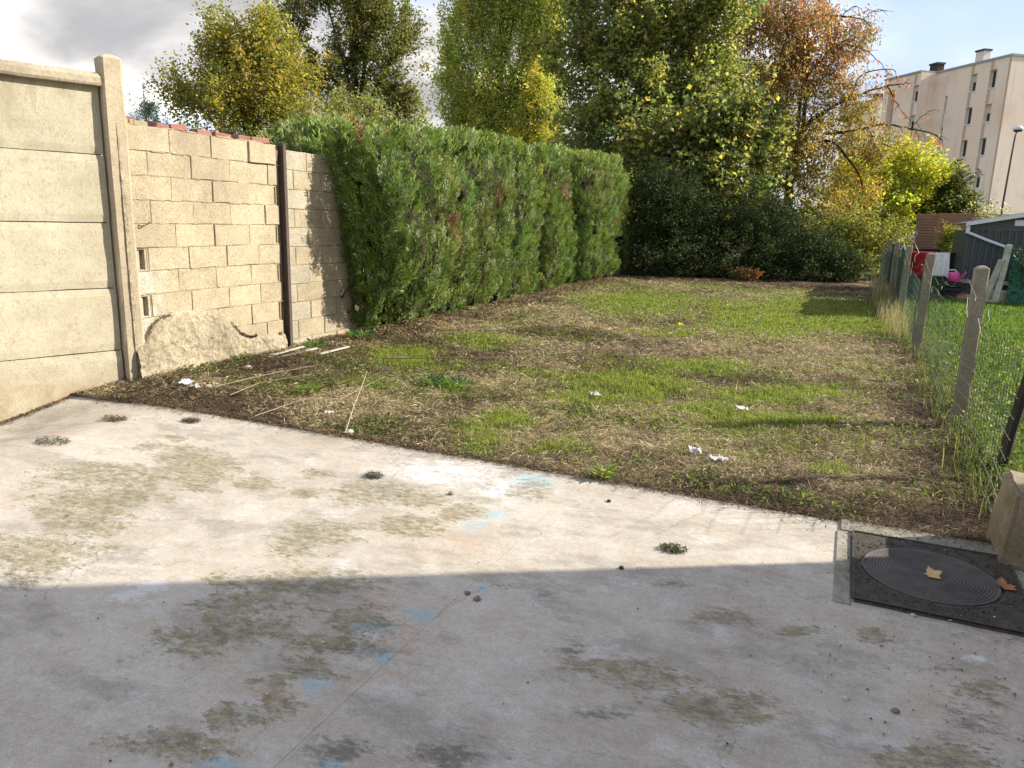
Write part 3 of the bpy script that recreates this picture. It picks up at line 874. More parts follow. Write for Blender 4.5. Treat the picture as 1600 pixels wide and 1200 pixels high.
def hollow_mesh(L, Hh):
    """open end of a hollow block: webs round a deep dark cell"""
    mb = MB()
    mb.box(-0.19, -0.012, 0, 0.018, 0, Hh).box(-0.19, -0.012, L - 0.02, L, 0, Hh)
    mb.box(-0.19, -0.016, 0.018, L - 0.02, 0, 0.012).box(-0.19, -0.014, 0.018, L - 0.02, Hh - 0.012, Hh)
    mb.box(-0.19, -0.11, 0.018, L - 0.02, 0.012, Hh - 0.012)
    if L > 0.09:
        mb.box(-0.11, -0.03, L * 0.5 - 0.01, L * 0.5 + 0.008, 0.012, Hh - 0.012)
    return mb.mesh("block")


bw = empty("block_wall", (XF, 5.35, 0), "bare concrete block wall with a row of red bricks along its top", "wall")
H_ = 0.191
ROWS = [
    (2.03, [4.36, 4.84, 5.30, 5.76, 6.13], None, None),
    (1.832, [4.36, 4.60, 5.06, 5.51, 6.02, 6.155], None, None),
    (1.634, [4.36, 4.83, 5.29, 5.74, 6.09], None, (6.095, 6.155)),
    (1.438, [4.36, 4.60, 5.05, 5.50, 5.96, 6.155], None, None),
    (1.242, [4.36, 4.84, 5.28, 5.73, 6.09], None, (6.095, 6.155)),
    (1.046, [4.54, 4.97, 5.42, 5.85, 6.155], (4.40, 4.53), None),
    (0.850, [4.36, 4.84, 5.28, 5.73, 6.09], None, (6.095, 6.155)),
    (0.652, [4.54, 4.97, 5.42, 5.85, 6.155], (4.40, 4.53), None),
    (0.455, [4.36, 4.82, 5.27, 5.71, 6.09], None, (6.095, 6.155)),
    (0.258, [4.36, 4.58, 5.02, 5.46, 5.92, 6.155], None, None),
    (0.060, [4.36, 4.82, 5.27, 5.71, 6.155], None, None),
]


def put_block(me, y, z, x, parent, mat, rot=0.0):
    o = link("block", me, mat)
    o.parent = parent
    o.location = (x - parent.location.x, y - parent.location.y, z - parent.location.z)
    o.rotation_euler = (rot, 0, 0)
    return o


rb = random.Random(5)
for zc, ys, holeL, holeR in ROWS:
    for a, b in zip(ys, ys[1:]):
        g = 0.002 + rb.random() * 0.002
        out = 0.018 if (zc > 2 and a > 5.7) else rb.uniform(-0.005, 0.005)
        put_block(block_mesh(b - a - 2 * g, H_, rb.randint(0, 3)), a + g, zc - H_ / 2, XF + out, bw, M["block"], rb.uniform(-0.006, 0.006))
    for hl in (holeL, holeR):
        if hl:
            put_block(hollow_mesh(hl[1] - hl[0], H_), hl[0], zc - H_ / 2, XF, bw, M["block"])
mb = MB()
mb.box(XF - 0.185, XF - 0.165, 4.345, 6.175, -0.2, 2.118)
for zc, ys, hl, hr in ROWS:
    mb.box(XF - 0.164, XF - 0.009, (hl[1] + 0.002) if hl else 4.345, (hr[0] - 0.002) if hr else 6.175, zc - 0.0992, zc + 0.0982)
# squeezed mortar: uneven beads along the bed joints
for zc, ys, hl, hr in ROWS:
    y = 4.37
    while y < 6.1:
        L = rb.uniform(0.05, 0.2)
        mb.obox((XF - 0.012 + rb.uniform(0, 0.008), y + L / 2, zc + H_ / 2 + 0.005), (0.008, 0, 0), (0, L / 2, rb.uniform(-0.003, 0.003)), (0, 0, rb.uniform(0.002, 0.0055)))
        y += L + rb.uniform(0.02, 0.25)
mb.build("mortar", M["mortar"], bw)
# ragged mortar smear filling the pocket beside the panel post
yy_, zz2_, q, nx, nz_ = grid(4.33, 4.47, -0.1, 2.12, 0.012)
wmax = 0.03 + 0.05 * fbm(zz2_, zz2_ * 0, 0, 3.5, 4, 15)
xx_ = XF + 0.012 - 0.05 * ss(yy_ - 4.36, wmax - 0.02, wmax + 0.015) + 0.012 * (fbm(yy_, zz2_, 0, 20, 3, 16) - 0.5)
link("mortar_fillet", raw_mesh("mortar_fillet", np.stack([xx_, yy_, zz2_], 1), [q], None, True), M["render"], bw)
# red bricks laid along the back of the top
mb0 = [MB().box(-0.055, 0.055, 0, L, 0, 0.055).mesh("brick", 0.006) for L in (0.21, 0.18, 0.15, 0.11)]
yb = 4.40
for i, (kind_, gap) in enumerate([(2, 0.17), (2, 0.03), (1, 0.11), (1, 0.02), (0, 0.09), (2, 0.02), (0, 0.02), (1, 0.05), (2, 0.02)]):
    if yb + 0.2 > 6.2:
        break
    o = link("brick", mb0[kind_], M["brick"])
    o.parent = bw
    o.location = (-0.075 + rb.uniform(-0.02, 0.02), yb - 5.35, 2.116 + (0.014 if i < 2 else 0.0) + rb.uniform(0, 0.008))
    o.rotation_euler = (rb.uniform(-0.10, 0.10), rb.uniform(-0.2, 0.2), rb.uniform(-0.22, 0.22))
    yb += [0.21, 0.18, 0.15, 0.11][kind_] + gap
o = link("brick", mb0[3], M["brick"])
o.parent = bw
o.location = (-0.05, 6.16 - 5.35, 1.97)
o.rotation_euler = (1.5, 0.1, 0)
# lumpy mortar bed below the bricks
mb = MB()
y = 4.37
while y < 6.12:
    L = rb.uniform(0.04, 0.11)
    hgt = rb.uniform(0.006, 0.02) + (0.035 if y < 4.62 else 0)
    mb.obox((XF - 0.06, y + L / 2, 2.123 + hgt / 2), (0.055 + rb.uniform(-0.01, 0.012), 0, 0), (0, L / 2, rb.uniform(-0.006, 0.006)), (0, 0, hgt / 2))
    y += L
mb.build("mortar_bed", M["mortar"], bw, 0.004)

# the third length of wall, partly behind the hedge
bw2 = empty("block_wall", (XF, 7.4, 0), "weathered block wall running in behind the clipped hedge, in its shadow", "wall")
zr = [2.0 - 0.198 * i for i in range(11)]
for i, zc in enumerate(zr):
    start = 6.27
    ys = [start] + [start + (0.37 if i % 2 == 0 else 0.58 if i % 4 == 1 else 0.36) + 0.452 * k for k in range(6)]
    if i % 2 == 1:
        ys = [start] + [start + 0.37 - 0.22 + 0.452 * k for k in range(7)]
    for a, b in zip(ys, ys[1:]):
        if b > 7.7:
            break
        g = 0.004
        put_block(block_mesh(b - a - 2 * g, H_, rb.randint(0, 3)), a + g, zc - H_ / 2, XF - 0.02 + rb.uniform(-0.003, 0.003), bw2, M["block2"], rb.uniform(-0.004, 0.004))
MB().box(XF - 0.19, XF - 0.028, 6.25, 7.62, -0.2, 2.085).build("mortar", M["mortar"], bw2)

# rusty steel post between the two lengths: an I section
sp_ = empty("steel_post", (XF + 0.03, 6.21, 0), "thin rusty steel post standing between the two block walls", "post")
mb = MB()
mb.box(XF - 0.03, XF + 0.055, 6.206, 6.213, -0.1, 2.13)
mb.box(XF + 0.055, XF + 0.063, 6.189, 6.232, -0.1, 2.14)
mb.build("beam", M["rusty"], sp_, 0.0015)
MB().box(XF - 0.035, XF + 0.066, 6.185, 6.238, 2.141, 2.15).build("cap_plate", M["rusty"], sp_, 0.002)

# lump of rough render at the foot of the block wall
outl = [(4.33, 0.30), (4.41, 0.36), (4.46, 0.43), (4.52, 0.50), (4.59, 0.54), (4.70, 0.565), (4.81, 0.585), (4.98, 0.575), (5.15, 0.565), (5.24, 0.55), (5.31, 0.52), (5.37, 0.45), (5.43, 0.38), (5.52, 0.29), (5.64, 0.24), (5.83, 0.245), (6.0, 0.225), (6.15, 0.215)]
oy, oz = np.array([p[0] for p in outl]), np.array([p[1] for p in outl])
ny_, nz_ = 110, 44
yy = np.linspace(4.33, 6.15, ny_)
top = np.interp(yy, oy, oz) + 0.012 * (fbm(yy, yy * 0, 0, 9, 3, 3) - 0.5)
tt = np.linspace(0, 1, nz_)
YY, TT = np.meshgrid(yy, tt)
ZZ = -0.1 + (np.broadcast_to(top, YY.shape) + 0.1) * TT
thick_ = 0.062 * np.sqrt(np.clip(1 - TT ** 7, 0, 1)) + 0.05 * (fbm(YY, ZZ, 0, 9, 5, 23) - 0.5) * (1 - TT ** 10) + 0.02 * (fbm(YY, ZZ, 0, 30, 2, 29) - 0.5) * (1 - TT ** 10)
XX = XF - 0.004 + np.maximum(thick_, 0.0)
i_ = np.arange(ny_ * nz_).reshape(nz_, ny_)
q = np.stack([i_[:-1, :-1].ravel(), i_[:-1, 1:].ravel(), i_[1:, 1:].ravel(), i_[1:, :-1].ravel()], 1)
me = raw_mesh("render_patch", np.stack([XX.ravel(), YY.ravel(), ZZ.ravel()], 1), [q], None, True)
o = link("render_patch", me, M["render"], bw)
o["label"] = "humped patch of rough render along the foot of the wall"
# dark moss along the render's upper rim; bits at the left end mimic edge shade
n = 2600
y = rng.uniform(4.42, 6.12, n)
sel = ((y < 4.7) & (rng.random(n) < 0.35)) | ((y > 5.4) & (y < 6.1) & (fbm(y, y * 0, 0, 6, 3, 8) > 0.48))
y = y[sel]
n = len(y)
z = np.interp(y, oy, oz) + 0.004
P = np.stack([XF + 0.012 + rng.uniform(0, 0.03, n), y, z + rng.uniform(-0.015, 0.006, n)], 1)
weed_leaves(P, rng.uniform(0.008, 0.02, n), pick([((0.05, 0.045, 0.02), 3), ((0.08, 0.08, 0.025), 2)], n), "moss", None, kind=None, parent=bw, mat=M["straw"])
# short bent wire in the wall joint
mbw = MB().tube([(XF - 0.01, 4.46, 1.335), (XF + 0.03, 4.47, 1.32), (XF + 0.05, 4.51, 1.335), (XF + 0.055, 4.54, 1.36)], 0.005, 5)
mbw.build("wire_tie", M["rusty"], bw)

# ------------------------------------------------------------------ trees
def tube_poly(mb, pts, r0_, r1_, n=6):
    mb.tube(pts, [r0_ + (r1_ - r0_) * i / (len(pts) - 1) for i in range(len(pts))], n, cap=False)


def curve(a, b, sag, wob, nseg=6):
    a, b = Vector(a), Vector(b)
    mid = (a + b) / 2 + Vector((random.uniform(-wob, wob), random.uniform(-wob, wob), sag))
    out = []
    for i in range(nseg + 1):
        t = i / nseg
        out.append(a * (1 - t) ** 2 + mid * 2 * t * (1 - t) + b * t * t)
    return out


def crown_points(blobs, ncl, shell=0.45, ragged=1.0):
    B = np.array(blobs, float)
    vol = B[:, 3] ** 1.4 * B[:, 4]
    k = rng.choice(len(B), ncl, p=vol / vol.sum())
    d = unit(rng.normal(0, 1, (ncl, 3)))
    r = rng.random(ncl) ** shell
    # ragged outline: lobes and hollows, with some sprays reaching out
    lobe = vnoise(d[:, 0] * 2.2 + k * 7.3, d[:, 1] * 2.2, d[:, 2] * 2.2, 19)
    r = r * (1 - ragged * (0.38 - 0.72 * lobe))
    outl_ = rng.random(ncl) < 0.10 * ragged
    r = np.where(outl_, rng.uniform(0.95, 1.35, ncl), r)
    d[outl_, 2] = np.abs(d[outl_, 2])
    rad = np.stack([B[k, 3], B[k, 3], B[k, 4]], 1)
    return B[k, :3] + d * r[:, None] * rad, k


def make_tree(name, label, base, blobs, ncl, nl, leaf, clr, palette, cat="tree", trunk=0.16, group=None, bark="bark", mat="leaf", droop=0.2, asp=0.62, up_=0.0, flat=0.8, ntwig=130, ttop=0.75, limbs=True, shell=0.45, bot=None, extra=None, jit=0.16, low=None, zsplit=0.0, zband=2.0, ragged=1.0):
    base = Vector(base)
    if cat == "tree":
        nl, leaf = int(nl * 2.3), leaf * 0.98
    root = empty(name, base, label, cat, group)
    B = np.array(blobs, float)
    cz = (B[:, 2] + B[:, 4]).max()
    wts = B[:, 3] * B[:, 4]
    cx = (B[:, :2] * wts[:, None]).sum(0) / wts.sum()
    topz = base.z + (cz - base.z) * ttop
    tpts = []
    for i in range(9):
        t = i / 8
        tpts.append(Vector((base.x + (cx[0] - base.x) * t ** 1.3, base.y + (cx[1] - base.y) * t ** 1.3, base.z - 0.2 + (topz - base.z + 0.2) * t)) + Vector((random.uniform(-1, 1), random.uniform(-1, 1), 0)) * trunk * 0.35 * (1 if 0 < i else 0))
    mb = MB()
    tube_poly(mb, tpts, trunk * 1.15, trunk * 0.22, 9)
    mb.build("trunk", M[bark], root, smooth=True)
    C, kk = crown_points(blobs, ncl, shell, ragged)
    br = MB()
    lim = []
    for bi, b in enumerate(blobs):
        c = Vector(b[:3])
        zt_ = min(topz * 0.95, max(base.z + 0.12 * (cz - base.z), base.z + (c.z - base.z) * 0.62))
        j = min(7, max(0, int((zt_ - base.z) / max(topz - base.z, 0.01) * 8)))
        s = tpts[j]
        pts = curve(s, c + Vector((0, 0, b[4] * 0.2)), (c - s).length * 0.10, (c - s).length * 0.08, 7)
        lim.append(pts)
        if limbs:
            tube_poly(br, pts, trunk * 0.42, trunk * 0.10, 6)
    for i in range(min(ntwig, ncl)):
        pts0 = lim[kk[i]]
        c = Vector(C[i])
        s = min(pts0[2:], key=lambda p: (p - c).length)
        tube_poly(br, curve(s, c, 0.06 * (c - s).length, 0.12 * (c - s).length, 3), trunk * 0.10, trunk * 0.03, 4)
    for pl in extra or []:
        q_ = [Vector(p) for p in pl[0]]
        sm = []
        for a_ in range(len(q_) - 1):
            p0, p1, p2, p3 = q_[max(a_ - 1, 0)], q_[a_], q_[a_ + 1], q_[min(a_ + 2, len(q_) - 1)]
            for e_ in range(5):
                f_ = e_ / 5
                sm.append(0.5 * (2 * p1 + (p2 - p0) * f_ + (2 * p0 - 5 * p1 + 4 * p2 - p3) * f_ ** 2 + (3 * p1 - p0 - 3 * p2 + p3) * f_ ** 3) + Vector([random.gauss(0, 0.018) for _ in range(3)]))
        sm.append(q_[-1])
        tube_poly(br, sm, pl[1] * 0.85, pl[2] * 0.8, 6)
        for a_ in range(3, len(sm) - 1, 3):
            if pl[1] < 0.1:
                v_ = Vector((random.gauss(0.1, 0.3), random.gauss(0, 0.3), random.gauss(-0.15, 0.25)))
                tube_poly(br, [sm[a_], sm[a_] + v_ * 0.6 + Vector((0, 0, 0.05)), sm[a_] + v_], 0.012, 0.004, 4)
    if limbs or extra:
        br.build("branches", M[bark], root, smooth=True)
    cs = rng.uniform(0.55, 1.35, ncl)
    n = ncl * nl
    ci = np.repeat(np.arange(ncl), nl)
    # leaves strung along short boughs that point outward and up
    cen = np.array([[cx[0], cx[1], base.z + 0.45 * (cz - base.z)]])
    axc = unit(unit(C - cen) + np.array([[0, 0, 0.35 + up_]]) + rng.normal(0, 0.45, (ncl, 3)))
    tl = rng.uniform(-1.0, 1.0, n)
    off = rng.normal(0, 0.55, (n, 3)) * (clr * cs[ci] * (1.05 - 0.45 * tl))[:, None]
    off[:, 2] *= flat
    off = off + axc[ci] * (tl * clr * cs[ci] * 1.7)[:, None]
    P = C[ci] + off
    if bot is not None:
        P = P[P[:, 2] > bot]
        n = len(P)
        ci = ci[: n]
    d = unit(np.stack([rng.normal(0, 1, n), rng.normal(0, 1, n), rng.normal(-droop + up_, 0.6, n)], 1))
    nrm = unit(np.stack([rng.normal(0, 0.6, n), rng.normal(0, 0.6, n), rng.normal(0.6, 0.5, n)], 1))
    col = pick(palette, n, jit)
    if low:
        lo_ = rng.random(n) > ss(P[:n, 2] + 0.5 * (P[:n, 0] - base.x) * 0.4, zsplit - zband / 2, zsplit + zband / 2)
        col[lo_] = pick(low, n, jit)[lo_]
    ctint = 1 + rng.normal(0, 0.14, (ncl, 1))
    hue = rng.normal(0, 0.10, ncl)
    col = col * ctint[ci][: n]
    col[:, 0] *= (1 + hue[ci][: n])
    sz = leaf * rng.uniform(0.6, 1.35, n)
    leaf_quads(P, d, nrm, sz, asp, np.clip(col, 0.005, 0.9), "crown", M[mat], parent=root)
    return root


G_POP = [((0.389, 0.439, 0.135), 4), ((0.524, 0.558, 0.186), 3), ((0.254, 0.304, 0.101), 2), ((0.620, 0.620, 0.135), 0.8)]
G_DARK = [((0.125, 0.144, 0.050), 4), ((0.188, 0.194, 0.062), 3), ((0.288, 0.263, 0.075), 1.2)]
G_MAIN = [((0.20, 0.245, 0.08), 5), ((0.30, 0.345, 0.12), 4), ((0.38, 0.38, 0.15), 1.8), ((0.50, 0.40, 0.12), 0.6), ((0.11, 0.13, 0.05), 2)]

make_tree("leafy_tree", "yellow green bushy tree rising behind the brick topped block wall", (-13.0, 14.2, 0), [(-14.30, 13.32, 4.03, 0.56, 0.62), (-13.65, 13.80, 4.84, 0.66, 0.81), (-13.91, 13.80, 5.33, 0.30, 0.40), (-12.80, 14.22, 5.01, 0.88, 0.85), (-12.26, 14.31, 4.38, 0.73, 0.76), (-13.08, 13.83, 3.92, 1.25, 0.73), (-12.10, 14.19, 3.59, 0.66, 0.44), (-12.82, 14.38, 5.72, 0.30, 0.30), (-13.2, 14.1, 2.6, 1.5, 0.7)], 620, 42, 0.075, 0.19, [((0.336, 0.319, 0.076), 4), ((0.235, 0.252, 0.067), 4), ((0.538, 0.454, 0.084), 2), ((0.168, 0.185, 0.059), 2)], trunk=0.13, up_=0.5, droop=0.1)
make_tree("tall_tree", "tall dark tree with open crown and sky between its limbs", (-21.3, 29.3, 0), [(-23.81, 28.34, 9.50, 0.91, 1.37), (-22.28, 28.53, 7.45, 1.28, 1.42), (-21.01, 29.43, 8.88, 1.1, 1.7), (-19.53, 29.83, 7.81, 1.28, 1.85), (-18.97, 30.42, 9.21, 0.63, 1.08), (-20.44, 30.13, 10.71, 1.71, 1.3), (-23.0, 29.41, 11.48, 1.3, 1.14), (-18.78, 29.84, 6.43, 0.74, 1.02), (-20.43, 29.02, 6.11, 1.71, 1.14), (-22.00, 30.00, 13.03, 2.28, 1.28), (-21.3, 29.4, 4.0, 2.2, 1.2)], 620, 46, 0.13, 0.30, G_DARK, trunk=0.26, bark="darkbark", ttop=0.85, shell=0.4)
make_tree("pale_shrub", "pale yellow green loose shrub showing over the end of the hedge", (-9.2, 12.6, 0), [(-9.02, 12.70, 3.37, 0.65, 0.33), (-9.51, 12.44, 3.18, 0.45, 0.30), (-8.47, 12.92, 3.24, 0.33, 0.25), (-9.95, 12.21, 3.0, 0.45, 0.28), (-9.6, 12.9, 3.55, 0.5, 0.3), (-10.3, 12.8, 3.3, 0.5, 0.35), (-8.1, 13.1, 3.2, 0.4, 0.3), (-9.2, 12.6, 2.5, 1.2, 0.5), (-9.2, 12.6, 1.4, 0.9, 0.7)], 330, 45, 0.06, 0.13, [((0.28, 0.30, 0.13), 3), ((0.22, 0.24, 0.08), 3), ((0.36, 0.33, 0.10), 1.5), ((0.14, 0.16, 0.05), 1.5)], "shrub", 0.06, up_=0.4)
make_tree("poplar", "tall columnar poplar, yellowing low on one side, behind the hedge", (-19.6, 40.6, 0), [(-21.34, 39.99, 11.41, 0.87, 2.72), (-20.34, 40.78, 12.86, 1.01, 3.98), (-19.11, 41.17, 12.18, 1.09, 3.98), (-17.83, 41.49, 11.16, 0.87, 3.26), (-20.81, 39.46, 8.24, 0.94, 2.17), (-19.61, 39.91, 7.91, 1.01, 2.53), (-18.33, 40.58, 8.30, 1.01, 2.17), (-17.3, 41.00, 7.81, 0.72, 1.63), (-21.90, 39.18, 9.09, 0.80, 0.65), (-22.07, 38.76, 7.67, 0.55, 0.48), (-22.08, 39.83, 12.10, 0.51, 1.01), (-20.09, 41.75, 16.41, 1.99, 2.53), (-21.37, 40.75, 14.60, 1.09, 2.17), (-19.6, 40.4, 4.5, 1.7, 1.9), (-16.7, 41.2, 10.2, 1.0, 3.2), (-16.9, 41.6, 13.6, 1.1, 3.0), (-20.4, 39.6, 6.3, 1.1, 1.4), (-18.6, 40.4, 6.2, 1.1, 1.4), (-21.4, 39.3, 6.9, 0.8, 1.2), (-22.0, 39.4, 10.4, 0.7, 1.6), (-18.4, 41.6, 14.6, 1.2, 3.0)], 1700, 38, 0.14, 0.32, G_POP, trunk=0.24, up_=0.6, flat=1.8, ttop=0.9, bark="darkbark")
make_tree("yellow_sapling", "bright yellow young tree against the side of the poplar", (-16.3, 39.2, 0), [(-16.4, 39.5, 7.6, 0.9, 1.7), (-17.2, 39.4, 5.2, 0.8, 0.8), (-16.2, 39.3, 5.9, 0.8, 0.9), (-16.9, 39.2, 6.4, 0.7, 0.8)], 190, 40, 0.13, 0.25, [((0.46, 0.44, 0.09), 4), ((0.38, 0.38, 0.10), 3), ((0.28, 0.30, 0.09), 1.5)], trunk=0.1, up_=0.3)
make_tree("poplar", "slender pale poplar half hidden behind the taller one", (-19.0, 48.2, 0), [(-19.13, 48.37, 14.20, 0.83, 2.28), (-19.99, 48.77, 17.42, 0.99, 2.48), (-18.99, 47.65, 10.96, 0.74, 1.45), (-18.38, 47.44, 8.95, 0.58, 1.24), (-19.0, 48.0, 6.5, 0.8, 2.0)], 240, 36, 0.15, 0.36, [((0.288, 0.288, 0.108), 3), ((0.360, 0.312, 0.096), 2), ((0.192, 0.216, 0.072), 2)], trunk=0.25, up_=0.6, flat=1.8, ttop=0.92)
make_tree("broad_tree", "large green broadleaf tree filling the middle of the boundary", (-7.3, 26.0, 0), [(-9.19, 25.24, 6.84, 1.03, 1.40), (-8.09, 25.89, 7.51, 1.42, 1.62), (-6.54, 26.64, 7.76, 1.62, 1.72), (-5.41, 27.05, 7.37, 1.03, 1.51), (-8.67, 24.99, 4.85, 1.19, 1.19), (-7.07, 25.86, 5.53, 1.72, 1.51), (-5.58, 26.49, 5.36, 1.29, 1.29), (-7.67, 25.19, 3.83, 1.34, 0.82), (-7.54, 26.65, 9.63, 2.05, 1.19), (-9.41, 25.60, 8.74, 0.95, 1.2), (-5.89, 25.96, 3.77, 1.2, 0.9), (-7.8, 25.6, 2.4, 2.0, 1.0), (-4.9, 26.9, 8.9, 1.2, 1.3), (-4.7, 26.6, 6.0, 1.0, 1.2)], 1150, 30, 0.14, 0.30, G_MAIN, trunk=0.24, bark="darkbark", droop=0.5)
make_tree("maple_tree", "low spreading tree with bright large leaves in front of the green tree", (-4.1, 23.6, 0), [(-5.6, 23.3, 3.9, 1.1, 0.9), (-4.6, 23.6, 4.3, 1.0, 0.9), (-3.4, 24.1, 4.4, 0.9, 0.9), (-4.21, 23.47, 3.0, 1.0, 0.8), (-2.75, 24.19, 3.3, 0.65, 0.8), (-5.37, 22.99, 3.0, 0.9, 0.7), (-4.9, 23.4, 2.2, 1.2, 0.8), (-3.6, 23.8, 2.2, 1.1, 0.8)], 330, 20, 0.16, 0.30, [((0.17, 0.205, 0.07), 4), ((0.27, 0.31, 0.11), 2.6), ((0.46, 0.41, 0.12), 1.0), ((0.10, 0.125, 0.045), 3)], trunk=0.09, droop=0.5, asp=0.85, ragged=1.3)
CH = [([(-2.14, 29.95, -0.55), (-2.42, 30.79, 2.05), (-2.43, 30.9, 3.93), (-2.2, 31.3, 5.04), (-1.59, 31.5, 5.66)], 0.19, 0.09),
      ([(-2.43, 30.9, 3.93), (-2.94, 31.2, 5.62), (-2.9, 31.4, 7.46), (-3.37, 31.8, 9.43)], 0.12, 0.04),
      ([(-2.2, 31.28, 5.0), (-2.28, 31.8, 7.07), (-2.37, 31.9, 8.94), (-1.4, 32.2, 9.17), (-0.61, 32.3, 8.99), (-0.05, 32.5, 8.55)], 0.09, 0.012),
      ([(-2.25, 31.7, 7.01), (-1.45, 32.1, 8.1), (-0.57, 32.2, 8.0), (0.1, 32.5, 7.55)], 0.06, 0.012),
      ([(-1.59, 31.5, 5.66), (-0.68, 31.9, 6.25), (0.21, 32.1, 6.55), (0.81, 32.4, 6.72), (1.27, 32.4, 6.72)], 0.08, 0.012),
      ([(-1.49, 31.5, 4.9), (-0.75, 31.8, 4.98), (-0.08, 32.0, 5.15), (0.59, 32.2, 5.28), (1.46, 32.3, 5.13), (2.4, 32.5, 4.85), (2.6, 32.5, 4.55)], 0.075, 0.012),
      ([(0.51, 32.2, 6.64), (0.85, 32.3, 6.1), (1.25, 32.2, 5.55)], 0.03, 0.008),
      ([(-2.4, 30.95, 4.05), (-1.91, 31.2, 4.4), (-1.35, 31.2, 4.62), (-0.94, 31.3, 4.45), (-0.14, 31.3, 3.5), (0.17, 31.4, 2.8)], 0.08, 0.03),
      ([(-2.37, 31.9, 8.94), (-1.98, 32.2, 9.9), (-1.38, 32.3, 10.5)], 0.05, 0.015),
      ([(-0.67, 31.9, 6.2), (-0.43, 32.1, 7.0), (0.53, 32.3, 7.25), (0.83, 32.5, 6.95)], 0.04, 0.01),
      ([(-1.39, 32.2, 9.1), (-0.94, 32.4, 9.5), (-0.58, 32.4, 9.3)], 0.03, 0.01),
      ([(-0.08, 32.0, 5.15), (0.5, 32.2, 4.7), (1.08, 32.2, 4.38)], 0.03, 0.01),
      ([(1.46, 32.3, 5.13), (1.75, 32.4, 5.5), (2.0, 32.4, 5.75)], 0.02, 0.006),
      ([(0.1, 32.5, 7.55), (0.5, 32.5, 7.15), (0.6, 32.5, 6.8)], 0.015, 0.006),
      ([(-0.61, 32.3, 8.99), (-0.2, 32.3, 9.3), (0.2, 32.4, 9.25)], 0.02, 0.006)]
cherry = make_tree("cherry_tree", "autumn cherry tree of rust and orange leaves with bare arching branches", (-2.3, 30.4, 0), [(-4.05, 31.37, 8.85, 1.26, 1.09), (-2.62, 32.02, 8.89, 1.40, 1.35), (-1.5, 32.52, 8.6, 0.75, 0.9), (-3.07, 31.36, 6.99, 1.50, 1.33), (-1.60, 32.01, 6.79, 1.15, 1.2), (-2.19, 31.30, 5.12, 1.45, 1.33), (-0.80, 31.83, 4.57, 1.0, 1.0), (-3.59, 30.84, 5.79, 0.97, 1.21), (-1.88, 31.01, 3.36, 1.33, 0.97), (-1.10, 31.10, 2.27, 1.45, 0.63), (-0.08, 31.74, 3.05, 0.87, 0.87), (-3.58, 31.98, 10.52, 1.69, 0.97), (-4.75, 31.0, 8.3, 0.9, 1.5), (-4.6, 30.8, 6.6, 0.9, 1.2), (-2.6, 31.6, 7.9, 1.3, 1.2), (-2.3, 30.8, 4.2, 1.2, 0.9), (-3.2, 30.7, 4.6, 0.9, 0.9), (-0.9, 32.3, 8.1, 0.9, 1.1), (-0.5, 32.0, 6.1, 0.8, 0.9), (0.3, 32.0, 4.4, 0.8, 0.8)], 1050, 22, 0.13, 0.27, [((0.36, 0.20, 0.12), 4), ((0.30, 0.22, 0.09), 3), ((0.42, 0.18, 0.10), 2.2), ((0.46, 0.32, 0.25), 1.6), ((0.24, 0.24, 0.08), 3)], low=[((0.38, 0.30, 0.09), 4), ((0.28, 0.25, 0.07), 4), ((0.38, 0.22, 0.08), 1.8), ((0.18, 0.19, 0.06), 3)], zsplit=6.6, zband=3.4, trunk=0.12, bark="darkbark", droop=1.0, asp=0.45, flat=1.1, extra=CH, limbs=False)
# sparse red leaves hanging on the bare branches
P = []
for pl, a, b in CH[2:]:
    for i in range(len(pl) - 1):
        for k in range(11 if a > 0.025 else 5):
            t = random.random()
            p = [pl[i][j] * (1 - t) + pl[i + 1][j] * t for j in range(3)]
            P.append((p[0] + random.gauss(0, 0.10), p[1] + random.gauss(0, 0.14), p[2] - abs(random.gauss(0.05, 0.10))))
P = np.array(P)
n = len(P)
d = unit(np.stack([rng.normal(0, 0.4, n), rng.normal(0, 0.4, n), -np.ones(n)], 1))
leaf_quads(P, d, unit(rng.normal(0, 1, (n, 3))), rng.uniform(0.10, 0.17, n), 0.42, pick([((0.46, 0.13, 0.06), 4), ((0.45, 0.22, 0.07), 2), ((0.30, 0.10, 0.05), 2)], n), "hanging_leaves", M["leaf"], parent=cherry)

make_tree("lime_tree", "small bright yellow green tree standing in front of the apartment block", (1.6, 37.0, 0), [(0.61, 36.69, 3.70, 1.24, 1.16), (1.84, 37.31, 4.01, 1.05, 0.94), (2.78, 37.60, 3.50, 0.88, 0.94), (1.52, 36.77, 2.38, 1.52, 1.05), (2.65, 37.29, 2.41, 1.10, 0.99), (0.28, 36.18, 2.21, 1.10, 1.10), (-0.3, 35.9, 3.3, 1.1, 1.0), (0.9, 36.2, 1.2, 1.6, 0.9)], 560, 34, 0.13, 0.25, [((0.489, 0.517, 0.071), 4), ((0.374, 0.431, 0.071), 3), ((0.604, 0.546, 0.086), 2), ((0.216, 0.259, 0.057), 1.2)], trunk=0.12)
make_tree("green_tree", "dark olive green low tree beside the yellow one, under the apartment block", (3.5, 37.2, 0), [(3.65, 37.33, 3.09, 0.71, 0.76), (3.40, 37.06, 2.34, 0.95, 0.54), (4.1, 37.4, 2.75, 0.4, 0.25), (2.9, 36.6, 1.9, 0.8, 0.4)], 150, 34, 0.12, 0.22, [((0.07, 0.09, 0.025), 4), ((0.11, 0.13, 0.035), 2)], trunk=0.09)
